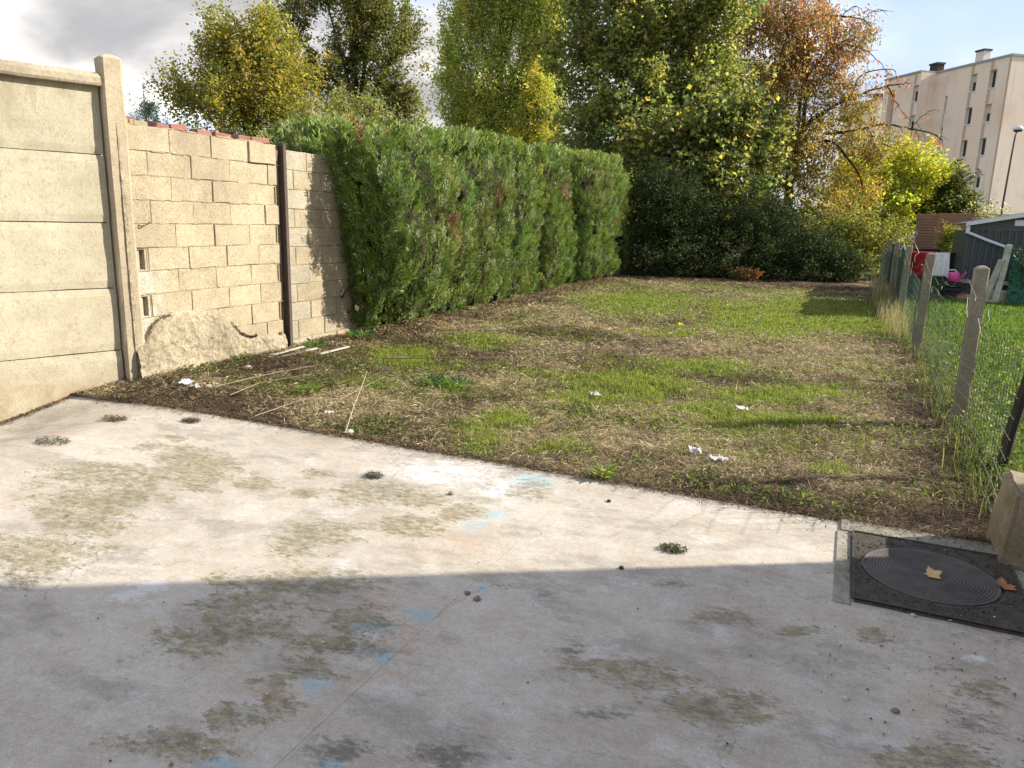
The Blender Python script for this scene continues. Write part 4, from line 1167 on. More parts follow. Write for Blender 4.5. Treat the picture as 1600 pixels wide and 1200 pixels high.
make_tree("olive_shrub", "olive green shrub below the cherry tree by the fence end", (0.3, 28.1, 0), [(1.11, 28.44, 1.12, 0.97, 0.69), (0.21, 28.08, 1.30, 0.86, 0.82), (-0.70, 27.72, 1.49, 0.86, 0.65), (1.0, 28.0, 0.4, 1.0, 0.4), (-0.2, 27.7, 0.5, 1.1, 0.5)], 330, 34, 0.085, 0.17, [((0.193, 0.210, 0.053), 4), ((0.297, 0.297, 0.070), 2), ((0.122, 0.140, 0.044), 2)], "shrub", 0.06)
make_tree("conifer", "blue green conifer tip peeping over the wall beside the post", (-13.3, 11.4, 0), [(-13.37, 11.38, 3.75, 0.10, 0.30), (-13.37, 11.38, 3.35, 0.30, 0.25), (-13.37, 11.38, 2.95, 0.48, 0.30), (-13.3, 11.4, 2.3, 0.6, 0.5)], 120, 50, 0.09, 0.09, [((0.05, 0.10, 0.075), 4), ((0.08, 0.14, 0.10), 2)], trunk=0.06, asp=0.14, mat="needle", up_=0.7)
make_tree("bare_bush", "tip of a dry twiggy bush just over the coping", (-11.4, 7.05, 0), [(-11.5, 6.9, 3.12, 0.25, 0.2), (-11.4, 7.0, 2.5, 0.4, 0.4)], 24, 12, 0.06, 0.10, [((0.24, 0.17, 0.09), 3), ((0.20, 0.18, 0.08), 1)], "shrub", 0.03, up_=0.8)

make_tree("evergreen_tree", "dark dense tree filling the gap between the hedge and the large green tree", (-8.6, 27.5, 0), [(-9.2, 27.2, 3.6, 1.2, 0.9), (-8.4, 27.6, 3.0, 1.5, 1.3), (-6.5, 28.0, 3.2, 1.6, 1.6), (-5.0, 28.6, 3.4, 1.5, 1.7), (-7.6, 27.8, 1.4, 2.0, 1.2), (-5.4, 28.4, 1.4, 2.0, 1.2)], 560, 30, 0.12, 0.30, [((0.053, 0.075, 0.027), 4), ((0.083, 0.112, 0.033), 3), ((0.150, 0.150, 0.045), 0.5)], trunk=0.14, bark="darkbark")
make_tree("ivy_tree", "dark ivy clad small tree behind the maple, left of the cherry trunk", (-3.4, 29.6, 0), [(-3.5, 29.6, 4.6, 0.75, 1.4), (-3.3, 29.6, 3.0, 0.9, 1.3), (-3.0, 29.5, 1.6, 1.4, 0.9), (-2.0, 29.4, 1.3, 1.3, 0.7)], 300, 34, 0.09, 0.22, [((0.053, 0.083, 0.030), 4), ((0.090, 0.120, 0.038), 3)], trunk=0.1, bark="darkbark", mat="glossleaf")
# dense dark shrubs along the end of the garden
G_SH = [((0.034, 0.052, 0.018), 5), ((0.052, 0.075, 0.024), 4), ((0.10, 0.125, 0.036), 1.5)]
for lab, base, blobs, ncl in (
    ("tall dark evergreen shrub next to the far end of the hedge", (-4.9, 21.6, 0), [(-4.9, 21.5, 2.1, 0.95, 1.0), (-5.09, 21.36, 1.80, 1.00, 1.09), (-5.48, 21.31, 2.32, 0.51, 0.75), (-4.64, 21.30, 0.75, 1.18, 1.00), (-4.06, 21.74, 1.47, 0.81, 0.91), (-5.61, 20.82, 0.54, 0.54, 0.81), (-5.0, 21.0, 0.25, 1.1, 0.4), (-4.2, 21.4, 0.25, 0.9, 0.4)], 980),
    ("broad dark domed shrub in the middle of the garden's end", (-2.7, 22.7, 0), [(-2.5, 22.77, 1.85, 0.85, 0.72), (-2.53, 22.77, 1.52, 1.01, 0.92), (-3.04, 22.37, 0.79, 1.29, 1.01), (-1.95, 22.86, 0.82, 1.10, 1.01), (-3.60, 22.24, 1.31, 0.73, 0.83), (-3.3, 22.0, 0.25, 1.3, 0.4), (-2.2, 22.3, 0.25, 1.2, 0.4)], 1050),
    ("lower rounded dark shrub nearest the wire fence", (-0.9, 22.9, 0), [(-1.00, 22.93, 0.85, 0.91, 0.63), (-0.46, 23.07, 0.45, 0.69, 0.6), (-1.27, 22.68, 0.35, 1.00, 0.6), (-0.15, 23.0, 0.3, 0.5, 0.45)], 520)):
    make_tree("dark_shrub", lab, base, blobs, ncl, 42, 0.062, 0.13, G_SH, "shrub", 0.07, "dark shrubs closing the end of the garden", "darkbark", "glossleaf", shell=0.33, ntwig=20, bot=-0.05, ragged=0.35, limbs=False)
make_tree("red_shrub", "small red leaved shrub at the foot of the dark shrubs", (-2.6, 21.0, 0), [(-2.40, 20.75, 0.18, 0.25, 0.18), (-2.70, 20.7, 0.28, 0.16, 0.16)], 30, 16, 0.07, 0.09, [((0.15, 0.05, 0.03), 3), ((0.14, 0.085, 0.035), 2), ((0.08, 0.07, 0.03), 2)], "shrub", 0.02)

# far treeline closing the view low down
Pn = []
for i in range(70):
    a = math.radians(-75 + 150 * i / 69)
    R_ = 150 + 25 * random.random()
    Pn.append((R_ * math.sin(a), R_ * math.cos(a), random.uniform(1.2, 3.4), 4.5, random.uniform(2.0, 3.2)))
C, kk = crown_points(Pn, 2600, 0.4)
n = 2600 * 9
ci = np.repeat(np.arange(2600), 9)
P = C[ci] + rng.normal(0, 0.8, (n, 3))
leaf_quads(P, unit(rng.normal(0, 1, (n, 3))), unit(rng.normal(0, 1, (n, 3)) + np.array([[0, 0, 0.6]])), rng.uniform(0.7, 1.5, n), 0.7, pick([((0.07, 0.09, 0.04), 3), ((0.11, 0.11, 0.045), 2)], n), "treeline", M["leaf"], "distant line of trees low on the horizon", "stuff")

# ------------------------------------------------------------------ clipped thuja hedge
def hface(y):
    return -5.16 - 0.046 * (y - 7.6)


def htop(y):
    return np.interp(y, [6.5, 7.0, 8.8, 10.3, 14.4, 18, 20.9], [2.10, 2.26, 2.46, 2.52, 2.74, 2.9, 3.04])


HB = [(9.23, 2.08, .22), (9.06, 2.09, .16), (9.27, 1.63, .14), (9.2, 1.54, .16), (9.27, 1.40, .18), (9.17, 1.2, .14), (9.24, 1.06, .16), (11.34, 1.77, .14), (11.12, 1.38, .13), (10.24, 0.39, .12), (14.72, 2.17, .28), (14.96, 1.86, .28), (17.78, 2.5, .2), (18.46, 1.39, .2), (9.21, 0.85, .14), (12.6, 0.3, .2)]
HT = [(7.12, 2.26, .09), (7.75, 2.34, .12), (8.8, 2.46, .12), (9.14, 2.36, .12), (9.99, 2.52, .1)]
_sub = []
for k in range(13):
    t = 0.06 + 0.86 * k / 12
    sgn = 1 if k % 2 else -1
    _sub.append((t, sgn * math.radians(34 + 10 * random.random()), 0.44 * (1 - 0.55 * t) + 0.08))
_sub.append((0.72, 0.0, 0.30))


def sprays(P, ax, nrm, L, col, tip, name, parent, mat, wdt=0.085):
    """flat fans of scale leaf shoots"""
    n = len(P)
    s = unit(np.cross(ax, nrm))
    nn = np.cross(s, ax)
    V, C, F = [], [], []
    for k, (t, ang, l) in enumerate(_sub):
        b0 = P + ax * (t * L)[:, None] + nn * (rng.normal(0, 0.06, n) * L)[:, None]
        dd = ax * math.cos(ang) + s * math.sin(ang) + nn * rng.normal(-0.08, 0.22, n)[:, None]
        ss_ = -ax * math.sin(ang) + s * math.cos(ang) + nn * rng.normal(0, 0.35, n)[:, None]
        ln = (l * L * rng.uniform(0.8, 1.25, n))[:, None]
        w2 = (wdt * L * 0.5)[:, None]
        m_ = b0 + dd * ln * 0.55
        V.append(np.stack([b0, m_ + ss_ * w2, b0 + dd * ln, m_ - ss_ * w2], 1))
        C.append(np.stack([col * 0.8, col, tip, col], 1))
        F.append(np.arange(n) * 4 + k * n * 4)
    V = np.concatenate(V).reshape(-1, 3)
    C = np.concatenate(C).reshape(-1, 3)
    b = np.concatenate(F)
    Q = np.stack([b, b + 1, b + 2, b + 3], 1)
    return link(name, raw_mesh(name, V, [Q], {"tint": C}), mat, parent)


def hedge_run(y0, y1, label, depth=1.5, dens=1.0, lean=0.0, front=0.0):
    root = empty("hedge", ((hface(y0)) - depth / 2, (y0 + y1) / 2, 0), label, "hedge", "clipped thuja plants of the hedge")
    Lr = y1 - y0

    def bulge(y, z):
        plant = np.abs(np.sin((y - 6.9) * math.pi / 0.85)) ** 0.6
        return 0.20 * (plant - 0.6) + 0.40 * (fbm(y, z, 0, 1.3, 3, 51) - 0.5) + 0.10 * (fbm(y, z, 3, 4.5, 2, 53) - 0.5)

    def y0e(z):
        return y0 + lean * np.clip(1 - z / 2.2, 0, 1)

    def roundx(y, z, tp):
        e = y1 - y
        e0 = y - y0e(z)
        return front * (1 - ss(e0, 0.4, 3.2)) * ss(z, 0.05, 1.1) - (0.40 if not front else 0.12) * (1 - ss(e0, 0, 0.45)) ** 2 - 0.40 * (1 - ss(e, 0, 0.55)) ** 2 - 0.45 * ss(z, tp - 0.75, tp) ** 2 - 0.10 * (1 - ss(z, 0, 0.35))

    Ps, Ns, up_w, Ls = [], [], [], []
    # garden face
    n = int(Lr * 2.4 * 330 * dens)
    y = y0 + Lr * rng.random(n) ** (1.25 if Lr > 4 else 1.0)
    tp = htop(y) + 0.16 * (fbm(y, y * 0, 0, 1.3, 2, 57) - 0.5)
    z = 0.03 + (tp - 0.03) * rng.random(n) ** 0.92
    y = y0e(z) + (y1 - y0e(z)) * (y - y0) / Lr
    x = hface(y) + bulge(y, z) + roundx(y, z, tp) - np.abs(rng.normal(0, 0.07, n))
    gaps = fbm(y, z, 9, 2.2, 3, 59)
    x -= 0.28 * ss(gaps, 0.58, 0.70)
    keep = rng.random(n) > 0.82 * ss(gaps, 0.57, 0.72)
    Ps.append(np.stack([x, y, z], 1)[keep])
    nz = np.stack([np.ones(n), np.zeros(n), 0.25 + 0.8 * ss(z, tp - 0.7, tp)], 1)[keep]
    Ns.append(nz)
    Ls.append(rng.uniform(0.09, 0.17, keep.sum()) * (1 + 0.2 * ss(y[keep], 9, 16)))
    # top
    n = int(Lr * depth * 230 * dens)
    y = y0 + Lr * rng.random(n)
    u_ = rng.random(n)
    tp = htop(y) + 0.16 * (fbm(y, y * 0, 0, 1.3, 2, 57) - 0.5)
    x = hface(y) - 0.30 - u_ * (depth - 0.3)
    e = np.minimum(y - y0, y1 - y)
    z = tp - 0.08 + 0.10 * (fbm(x, y, 0, 2.5, 3, 63) - 0.5) - 0.35 * (1 - ss(e, 0, 0.5)) ** 2 - 0.25 * ss(u_, 0.8, 1.0)
    Ps.append(np.stack([x, y, z], 1))
    Ns.append(np.tile(np.array([[0.15, 0, 1.0]]), (n, 1)))
    Ls.append(rng.uniform(0.14, 0.32, n))
    # the two ends and the back
    for yy_, sg in ((y0, -1.0), (y1, 1.0)):
        n = int(depth * 2.4 * (420 if sg < 0 else 150) * dens)
        z = 0.05 + (htop(yy_) - 0.1) * rng.random(n)
        u_ = rng.random(n)
        x = hface(yy_) - 0.05 - u_ * (depth - 0.15) - 0.45 * ss(z, 1.6, 2.4) ** 2 * (u_ < 0.3)
        if sg < 0:
            yy_ = y0e(z)
            x = x + front * 0.95 * ss(z, 0.05, 1.1) * (1 - 0.0 * u_)
        y = yy_ + sg * (0.16 * (fbm(x, z, 0, 2.0, 3, 65) - 0.5)) - sg * 0.12 * (1 - np.sin(np.pi * np.clip(u_, 0, 1))) ** 2 - sg * np.abs(rng.normal(0, 0.05, n))
        Ps.append(np.stack([x, y, z], 1))
        Ns.append(np.tile(np.array([[0.2, sg, 0.2]]), (n, 1)))
        Ls.append(rng.uniform(0.10, 0.19, n))
    n = int(Lr * 2.4 * 60 * dens)
    y = y0 + Lr * rng.random(n)
    z = htop(y) * rng.random(n)
    Ps.append(np.stack([hface(y) - depth + 0.1 * rng.normal(0, 1, n), y, z], 1))
    Ns.append(np.tile(np.array([[-1, 0, 0.2]]), (n, 1)))
    Ls.append(rng.uniform(0.14, 0.22, n))
    P, N_, L = np.concatenate(Ps), unit(np.concatenate(Ns)), np.concatenate(Ls)
    n = len(P)
    ax = unit(N_ * 0.42 + np.array([[0, 0, 0.95]]) + rng.normal(0, 0.34, (n, 3)))
    nrm = unit(N_ + rng.normal(0, 0.6, (n, 3)))
    col = pick([((0.125, 0.185, 0.038), 5), ((0.175, 0.24, 0.055), 4), ((0.25, 0.305, 0.09), 2.4), ((0.06, 0.095, 0.026), 2.5), ((0.30, 0.33, 0.20), 0.9)], n, 0.12)
    patch = fbm(P[:, 1], P[:, 2], P[:, 0], 0.9, 3, 69)
    col = col * (0.72 + 0.62 * patch)[:, None]
    col[:, 0] *= 0.78 + 0.35 * fbm(P[:, 1], P[:, 2], 0, 1.7, 2, 70)
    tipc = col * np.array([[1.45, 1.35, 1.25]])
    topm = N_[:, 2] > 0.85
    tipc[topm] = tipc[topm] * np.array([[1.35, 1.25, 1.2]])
    br = np.zeros(n, bool)
    for (by, bz, r) in HB + HT:
        dd = np.hypot((P[:, 1] - by) * 0.9, P[:, 2] - bz)
        br |= (dd < r * (0.25 + 0.95 * rng.random(n))) & (rng.random(n) < 0.88) & (P[:, 0] > hface(by) - 0.75)
    bc = pick([((0.24, 0.115, 0.055), 4), ((0.32, 0.20, 0.11), 2), ((0.15, 0.08, 0.045), 3), ((0.36, 0.28, 0.21), 1.2)], n)
    col[br] = bc[br]
    tipc[br] = bc[br] * 1.2
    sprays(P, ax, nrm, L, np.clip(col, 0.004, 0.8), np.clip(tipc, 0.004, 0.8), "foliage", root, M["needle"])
    # solid dark core: inner twigs and their shade put into one colour
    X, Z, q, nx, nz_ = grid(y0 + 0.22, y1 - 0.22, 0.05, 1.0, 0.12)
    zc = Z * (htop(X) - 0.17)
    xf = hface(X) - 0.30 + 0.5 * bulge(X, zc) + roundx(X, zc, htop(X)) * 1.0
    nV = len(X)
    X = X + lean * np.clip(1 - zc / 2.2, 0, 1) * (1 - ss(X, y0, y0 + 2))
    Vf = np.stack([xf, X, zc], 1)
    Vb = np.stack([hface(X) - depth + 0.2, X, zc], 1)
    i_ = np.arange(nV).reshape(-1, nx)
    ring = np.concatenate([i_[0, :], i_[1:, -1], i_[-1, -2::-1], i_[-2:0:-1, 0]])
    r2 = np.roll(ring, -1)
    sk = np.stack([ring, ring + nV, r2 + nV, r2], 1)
    link("twig_shade_core", raw_mesh("twig_shade_core", np.concatenate([Vf, Vb]), [q[:, ::-1], q + nV, sk]), M["hedgecore"], root)
    # stems
    mb = MB()
    y = y0 + 0.3
    while y < y1 - 0.1:
        xx = hface(y) - 0.45
        tube_poly(mb, [(xx, y, -0.05), (xx + 0.05, y + 0.05, 0.6), (xx - 0.05, y, 1.6)], 0.05, 0.02, 6)
        for k in range(3):
            tube_poly(mb, [(xx, y, 0.15 + 0.2 * k), (xx + 0.2, y + random.uniform(-0.3, 0.3), 0.35 + 0.2 * k), (xx + 0.32, y + random.uniform(-0.4, 0.4), 0.75 + 0.25 * k)], 0.018, 0.006, 5)
        y += random.uniform(0.7, 0.95)
    mb.build("stems", M["bark"], root)
    return root


hedge_run(6.98, 13.5, lean=0.5, front=0.52, label="long near length of the clipped green thuja hedge with browned patches, against the block wall")
hedge_run(14.05, 15.8, "short middle plant of the thuja hedge, browned near its top, between two dark gaps")
hedge_run(16.95, 20.9, "far last length of the thuja hedge, taller, next to the dark shrubs")

# ------------------------------------------------------------------ wire fence on the right
FX = 0.86
fence = empty("wire_fence", (FX, 12, 0), "long wire mesh fence on mossy concrete posts along the right of the garden", "fence")
posts = [(0.885, 6.45, 1.19), (0.84, 10.08, 1.18), (0.85, 14.0, 1.19), (0.85, 17.6, 1.2), (0.86, 21.3, 1.2)]
lx = [(0.0, -0.006), (0.008, 0.01), (0.004, 0.015), (-0.004, 0.0), (-0.006, 0.01)]
for i, (px, py, pz) in enumerate(posts):
    square_post("post", Vector((px, py, 0)), Vector((1, 0, 0)), Vector((0, 1, 0)), 0.047, -0.12, pz, 0.022, M["fencepost"], fence, 0.005, 10 + i, lx[i])
ends = [4.2] + [p[1] for p in posts] + [24.5]
for a, b in zip(ends, ends[1:]):
    mb = MB()
    L = b - a
    hh = 0.86 if a < 12 else 0.95
    nv = int(L / 0.085)
    xs = FX - 0.062

    def wx(y, z):
        return xs + 0.05 * (float(vnoise(y * 1.1, z * 1.5, 0, 77)) - 0.5) + 0.03 * math.sin(math.pi * (y - a) / L)
    for i in range(nv):
        y = a + L * (i + 0.5) / nv
        r = 0.0016 if y < 9 else 0.002
        tp = hh + 0.05 * (float(vnoise(y * 0.9, 3.3, 0, 78)) - 0.5)
        mb.tube([(wx(y, 0), y, 0.0), (wx(y, .45), y + 0.01, 0.45), (wx(y, .9), y, tp)], r, 3, False)
    for k in range(9):
        z0 = 0.04 + (hh - 0.04) * k / 8
        pts = []
        m_ = max(4, int(L / 0.35))
        for j in range(m_ + 1):
            y = a + L * j / m_
            tp = 1 + 0.05 * (float(vnoise(y * 0.9, 3.3, 0, 78)) - 0.5) / hh
            pts.append((wx(y, z0), y, z0 * tp))
        mb.tube(pts, 0.0016, 3, False)
    mb.build("wire_mesh", M["greenwire"], fence)
# slack strands and loose curls above the mesh
mb = MB()
for a, b in zip(ends, ends[1:]):
    for zz0 in (1.0, 1.12):
        pts = [(FX - 0.06 + random.gauss(0, 0.01), a + (b - a) * j / 14, zz0 - 0.16 * math.sin(math.pi * j / 14) * random.uniform(0.7, 1.2) + random.gauss(0, 0.012)) for j in range(15)]
        mb.tube(pts, 0.0016, 4, False)
for y0 in (8.6, 11.4, 12.6, 15.2, 16.4):
    x, y, z = FX, y0, 1.0
    pts = []
    for j in range(16):
        pts.append((x, y, z))
        x += random.gauss(0.0, 0.03)
        y += random.gauss(0.05, 0.05)
        z += random.gauss(0.0, 0.05)
    mb.tube(pts, 0.002, 4, False)
mb.build("loose_wire", M["wire"], fence)
# green shade netting tied to the far bays
m, t = new_mat("green_netting")
P_ = pos(t)
wv = t.math("MULTIPLY", t.ramp(t.noise(P_, 5, 4), 0.3, 0.7), 1.0)
finish(t, t.mix(wv, (0.015, 0.07, 0.05), (0.05, 0.19, 0.14)), 0.6, t.noise(P_, 40, 4), 0.6, 0.01, 0.3)
M["netting"] = m


def netting(parent, x0, y0, x1, y1, z0, z1, seed):
    nx, nz = 26, 10
    V = []
    for k in range(nz + 1):
        for j in range(nx + 1):
            t_ = j / nx
            off = 0.09 * (float(fbm(t_ * 4, k * 0.2, seed, 1.5, 3, 5)) - 0.5)
            V.append((x0 + (x1 - x0) * t_ + off, y0 + (y1 - y0) * t_ + off * 0.3, z0 + (z1 - z0 + 0.12 * (float(vnoise(t_ * 5, seed, 0, 2)) - 0.5)) * k / nz))
    nV = len(V)
    F = [(k * (nx + 1) + j, k * (nx + 1) + j + 1, (k + 1) * (nx + 1) + j + 1, (k + 1) * (nx + 1) + j) for k in range(nz) for j in range(nx)]
    mb = MB()
    mb.v, mb.f = V, F
    o = mb.build("netting", M["netting"], parent)
    md = o.modifiers.new("thickness", "SOLIDIFY")
    md.thickness = 0.004
    return o


netting(fence, FX + 0.06, 14.2, FX + 0.06, 17.4, 0.05, 1.1, 3)
netting(fence, FX + 0.06, 17.9, FX + 0.05, 21.0, 0.05, 1.15, 4)

# leaning dark wooden stake near the patio corner
st = empty("fence_stake", (0.97, 5.12, 0), "dark leaning wooden stake close to the patio corner", "stake")
mb = MB()
mb.tube([(0.955, 5.12, -0.1), (0.985, 5.13, 0.3), (1.04, 5.13, 0.75), (1.09, 5.12, 1.2)], [0.035, 0.033, 0.03, 0.028], 7)
mb.build("stake", m_simple("wet_wood", (0.05, 0.04, 0.03), 0.85, 0.2, 0, 0.4, 18), st)

# dry tall grass at the far posts
def tufts(x, y, n, hmin, hmax, pal, name, label, r=0.12, kind="stuff"):
    k = rng.integers(0, len(x), n)
    px = np.asarray(x)[k] + rng.normal(0, r, n)
    py = np.asarray(y)[k] + rng.normal(0, r * 1.6, n)
    return blades(np.stack([px, py, np.zeros(n)], 1), rng.uniform(hmin, hmax, n), rng.uniform(0.003, 0.007, n), rng.uniform(0.05, 0.75, n), pick(pal, n), name, M["grass"], label, None, kind)


ty = np.linspace(11.5, 21, 30)
tufts(0.72 + 0 * ty, ty, 1900, 0.12, 0.5, [((0.42, 0.36, 0.23), 4), ((0.30, 0.25, 0.15), 3), ((0.20, 0.20, 0.08), 2)], "dry_grass", "tall bleached dry grass along the foot of the far fence posts")
ty = np.linspace(4.5, 11, 24)
tufts(0.90 + 0 * ty, ty, 1500, 0.05, 0.22, [((0.14, 0.19, 0.05), 4), ((0.22, 0.24, 0.09), 2), ((0.32, 0.27, 0.14), 1.5)], "fence_weeds", "green and dry weeds growing through the near fence mesh", 0.10)
x = np.full(5200, 0.98) + rng.normal(0, 0.09, 5200)
y = rng.uniform(4.5, 11.5, 5200)
weed_leaves(np.stack([x, y, 0.02 + np.abs(rng.normal(0, 0.08, 5200))], 1), rng.uniform(0.012, 0.032, 5200), pick([((0.10, 0.15, 0.04), 3), ((0.17, 0.21, 0.07), 2), ((0.25, 0.22, 0.14), 1)], 5200), "fence_foliage", "small leafy climbers through the bottom of the fence", kind="stuff")

# ------------------------------------------------------------------ manhole and plinth
M["castiron"] = mat_plain("cast_iron", (0.105, 0.097, 0.087), 0.85, 0.5, 12, 0.3, 0.1, 0.5)
M["dirtyiron"] = mat_plain("dirt_filled_iron", (0.075, 0.066, 0.054), 0.95, 0.7, 30, 0.15, 0, 1.0)
mh = empty("manhole_cover", (0.45, 3.41, 0), "round ribbed cast iron manhole cover in a square frame set in the patio", "manhole cover")
MB().box(0.085, 0.15, 3.0, 3.775, -0.05, 0.008).box(0.10, 0.90, 3.78, 3.93, -0.05, 0.012).build("collar", mat_concrete("old_collar_concrete", (0.17, 0.155, 0.12), (0.34, 0.31, 0.25), 0.7, 0.006, None, 60, 0.4), mh, 0.004)
fr = MB()
x0, x1, y0, y1 = 0.153, 0.797, 3.038, 3.777
cxm, cym, rl = 0.455, 3.415, 0.262
# frame plate with a round hole, plus a raised rim and cast ribs
nseg = 48
top_, bot_ = 0.016, -0.03
ringi, ringo = [], []
for k in range(nseg):
    a = 2 * math.pi * k / nseg
    c, s = math.cos(a), math.sin(a)
    ringi.append((cxm + (rl + 0.008) * c, cym + (rl + 0.008) * s, top_))
    sc = min(((x1 - cxm) if c > 0 else (cxm - x0)) / max(abs(c), 1e-6), ((y1 - cym) if s > 0 else (cym - y0)) / max(abs(s), 1e-6))
    ringo.append((cxm + sc * c, cym + sc * s, top_))
fr.v = ringi + ringo + [(p[0], p[1], bot_) for p in ringi] + [(p[0], p[1], bot_) for p in ringo]
for k in range(nseg):
    k2 = (k + 1) % nseg
    fr.f.append((k, nseg + k, nseg + k2, k2))
    fr.f.append((2 * nseg + k, k, k2, 2 * nseg + k2))
    fr.f.append((nseg + k, 3 * nseg + k, 3 * nseg + k2, nseg + k2))
for (a, b, c, d) in ((x0, x1, y0, y0 + 0.012), (x0, x1, y1 - 0.012, y1), (x0, x0 + 0.012, y0 + 0.012, y1 - 0.012), (x1 - 0.012, x1, y0 + 0.012, y1 - 0.012)):
    fr.box(a, b, c, d, top_ - 0.004, top_ + 0.005)
fr.build("frame", M["dirtyiron"], mh)
prof = [(rl, -0.03), (rl, 0.018), (rl - 0.006, 0.021), (rl - 0.012, 0.018)]
r = rl - 0.016
while r > 0.025:
    prof += [(r, 0.0155), (r - 0.002, 0.0195), (r - 0.0065, 0.0195), (r - 0.0085, 0.0155)]
    r -= 0.0125
prof += [(0.001, 0.0155)]
MB().lathe(prof, 64, (cxm, cym, 0)).build("lid", M["castiron"], mh, smooth=False)

pl = empty("concrete_plinth", (1.02, 3.86, 0), "rough tapered concrete plinth on the patio corner by the fence", "plinth")
bm = bmesh.new()
bmesh.ops.create_cube(bm, size=1.0)
bmesh.ops.subdivide_edges(bm, edges=bm.edges, cuts=9, use_grid_fill=True)
for v in bm.verts:
    t_ = v.co.z + 0.5
    k = 1 - 0.10 * t_
    px = 1.03 + v.co.x * 0.56 * k
    py = 3.88 + v.co.y * 0.40 * k
    v.co = Vector((px, py, -0.05 + 0.40 * t_))
    j = 0.018 * (float(fbm(v.co.x, v.co.y, v.co.z, 9, 3, 3)) - 0.5)
    v.co += Vector((j, j * 0.7, j if t_ > 0.9 else 0))
bmesh.ops.bevel(bm, geom=[e for e in bm.edges if e.calc_face_angle(0) > 0.9], offset=0.016, segments=2, affect="EDGES")
me = bpy.data.meshes.new("block_body")
bm.to_mesh(me)
bm.free()
link("block_body", me, mat_concrete("stained_plinth_concrete", (0.19, 0.15, 0.09), (0.33, 0.27, 0.18), 0.5, 0.010, None, 45, 0.8), pl)

# ------------------------------------------------------------------ small things on the ground
def dry_leaf(x, y, z, rz, size, col, label):
    pts = []
    lobes = 5
    nn_ = 40
    for k in range(nn_):
        a = 2 * math.pi * k / nn_
        r = size * (0.72 + 0.16 * math.cos(lobes * a) + 0.06 * math.cos(3 * lobes * a + 1) + 0.22 * math.cos(a) + 0.05 * math.sin(2 * a))
        pts.append((r * math.cos(a), r * math.sin(a)))
    mb = MB()
    mb.v.append((0, 0, 0.004))
    for px, py in pts:
        d = math.hypot(px, py) / size
        mb.v.append((px, py, 0.003 + size * 0.45 * d * d * (0.35 + 0.65 * math.sin(2.2 * px / size + 1.1 * py / size) ** 2)))
    for k in range(nn_):
        mb.f.append((0, 1 + k, 1 + (k + 1) % nn_))
    me = mb.mesh("dry_leaf")
    mt = m_simple("leaf_" + str(int(col[0] * 1000)), col, 0.7, 0.2, 0, 0.25, 60)
    o = link("dry_leaf", me, mt)
    o.location = (x, y, z)
    o.rotation_euler = (0.1, -0.08, rz)
    md = o.modifiers.new("thickness", "SOLIDIFY")
    md.thickness = 0.0015
    return set_props(o, label, "leaf")


dry_leaf(0.46, 3.39, 0.021, 0.6, 0.042, (0.52, 0.34, 0.16), "pale yellow brown dry leaf lying on the round manhole lid")
dry_leaf(0.735, 3.41, 0.021, 2.0, 0.045, (0.36, 0.15, 0.07), "rust brown dry leaf at the edge of the manhole frame")
dry_leaf(-2.12, 10.6, 0.05, 1.0, 0.055, (0.62, 0.50, 0.03), "single bright yellow leaf lying out on the grass")


def rock_mesh(name, r, seed, flat=0.7):
    bm = bmesh.new()
    bmesh.ops.create_icosphere(bm, subdivisions=2, radius=r)
    for v in bm.verts:
        k = 1 + 0.7 * (float(fbm(v.co.x / r + seed, v.co.y / r, v.co.z / r, 1.1, 2, seed)) - 0.5)
        v.co *= k
        v.co.z *= flat
    me = bpy.data.meshes.new(name)
    bm.to_mesh(me)
    bm.free()
    return me


M["stone"] = mat_plain("brown_stone", (0.22, 0.17, 0.13), 0.9, 0.3, 40, 0.2, 0, 0.4)
M["palestone"] = mat_plain("pale_stone", (0.46, 0.43, 0.37), 0.9, 0.2, 40, 0.2, 0, 0.4)
M["darkstone"] = mat_plain("dark_crumb", (0.06, 0.05, 0.04), 0.9, 0.3, 40, 0.2, 0, 0.4)
for (x, y, r, mt, lab) in (
    (-1.235, 2.395, 0.012, "stone", "smaller of two brown stones side by side in the patio's shade"),
    (-1.180, 2.370, 0.015, "stone", "larger of two brown stones side by side in the patio's shade"),
    (-1.82, 3.32, 0.016, "stone", "brown brick chip alone on the sunlit patio"),
    (-2.97, 3.99, 0.030, "palestone", "white stone at the patio edge beside a dry stalk"),
    (-0.75, 2.89, 0.011, "darkstone", "dark crumb just inside the shade in mid patio"),
    (0.14, 2.34, 0.010, "palestone", "flat white chip on the shaded patio below the manhole"),
    (0.28, 2.34, 0.012, "stone", "dull brown pebble right of the white chip on the patio"),
    (-1.52, 1.86, 0.008, "palestone", "tiny white pebble beside the blue paint stains"),
    (0.37, 3.02, 0.012, "palestone", "small white pebble against the front of the manhole frame"),
    (-1.03, 3.62, 0.012, "darkstone", "small dark chip on the sunlit patio near the grass"),
    (-4.70, 4.42, 0.035, "palestone", "pale lump of rubble among stems near the wall post"),
    (-4.98, 5.15, 0.045, "palestone", "pale stone at the foot of the rough render"),
):
    o = link("stone", rock_mesh("stone", r, random.randint(1, 99)), M[mt])
    o.location = (x, y, r * 0.35 + float(slab_z(np.array(x), np.array(y))) + (0.03 if y > 4.1 else 0))
    o.rotation_euler = (0, 0, random.uniform(0, 3))
    set_props(o, lab, "stone", "loose stones and chips")

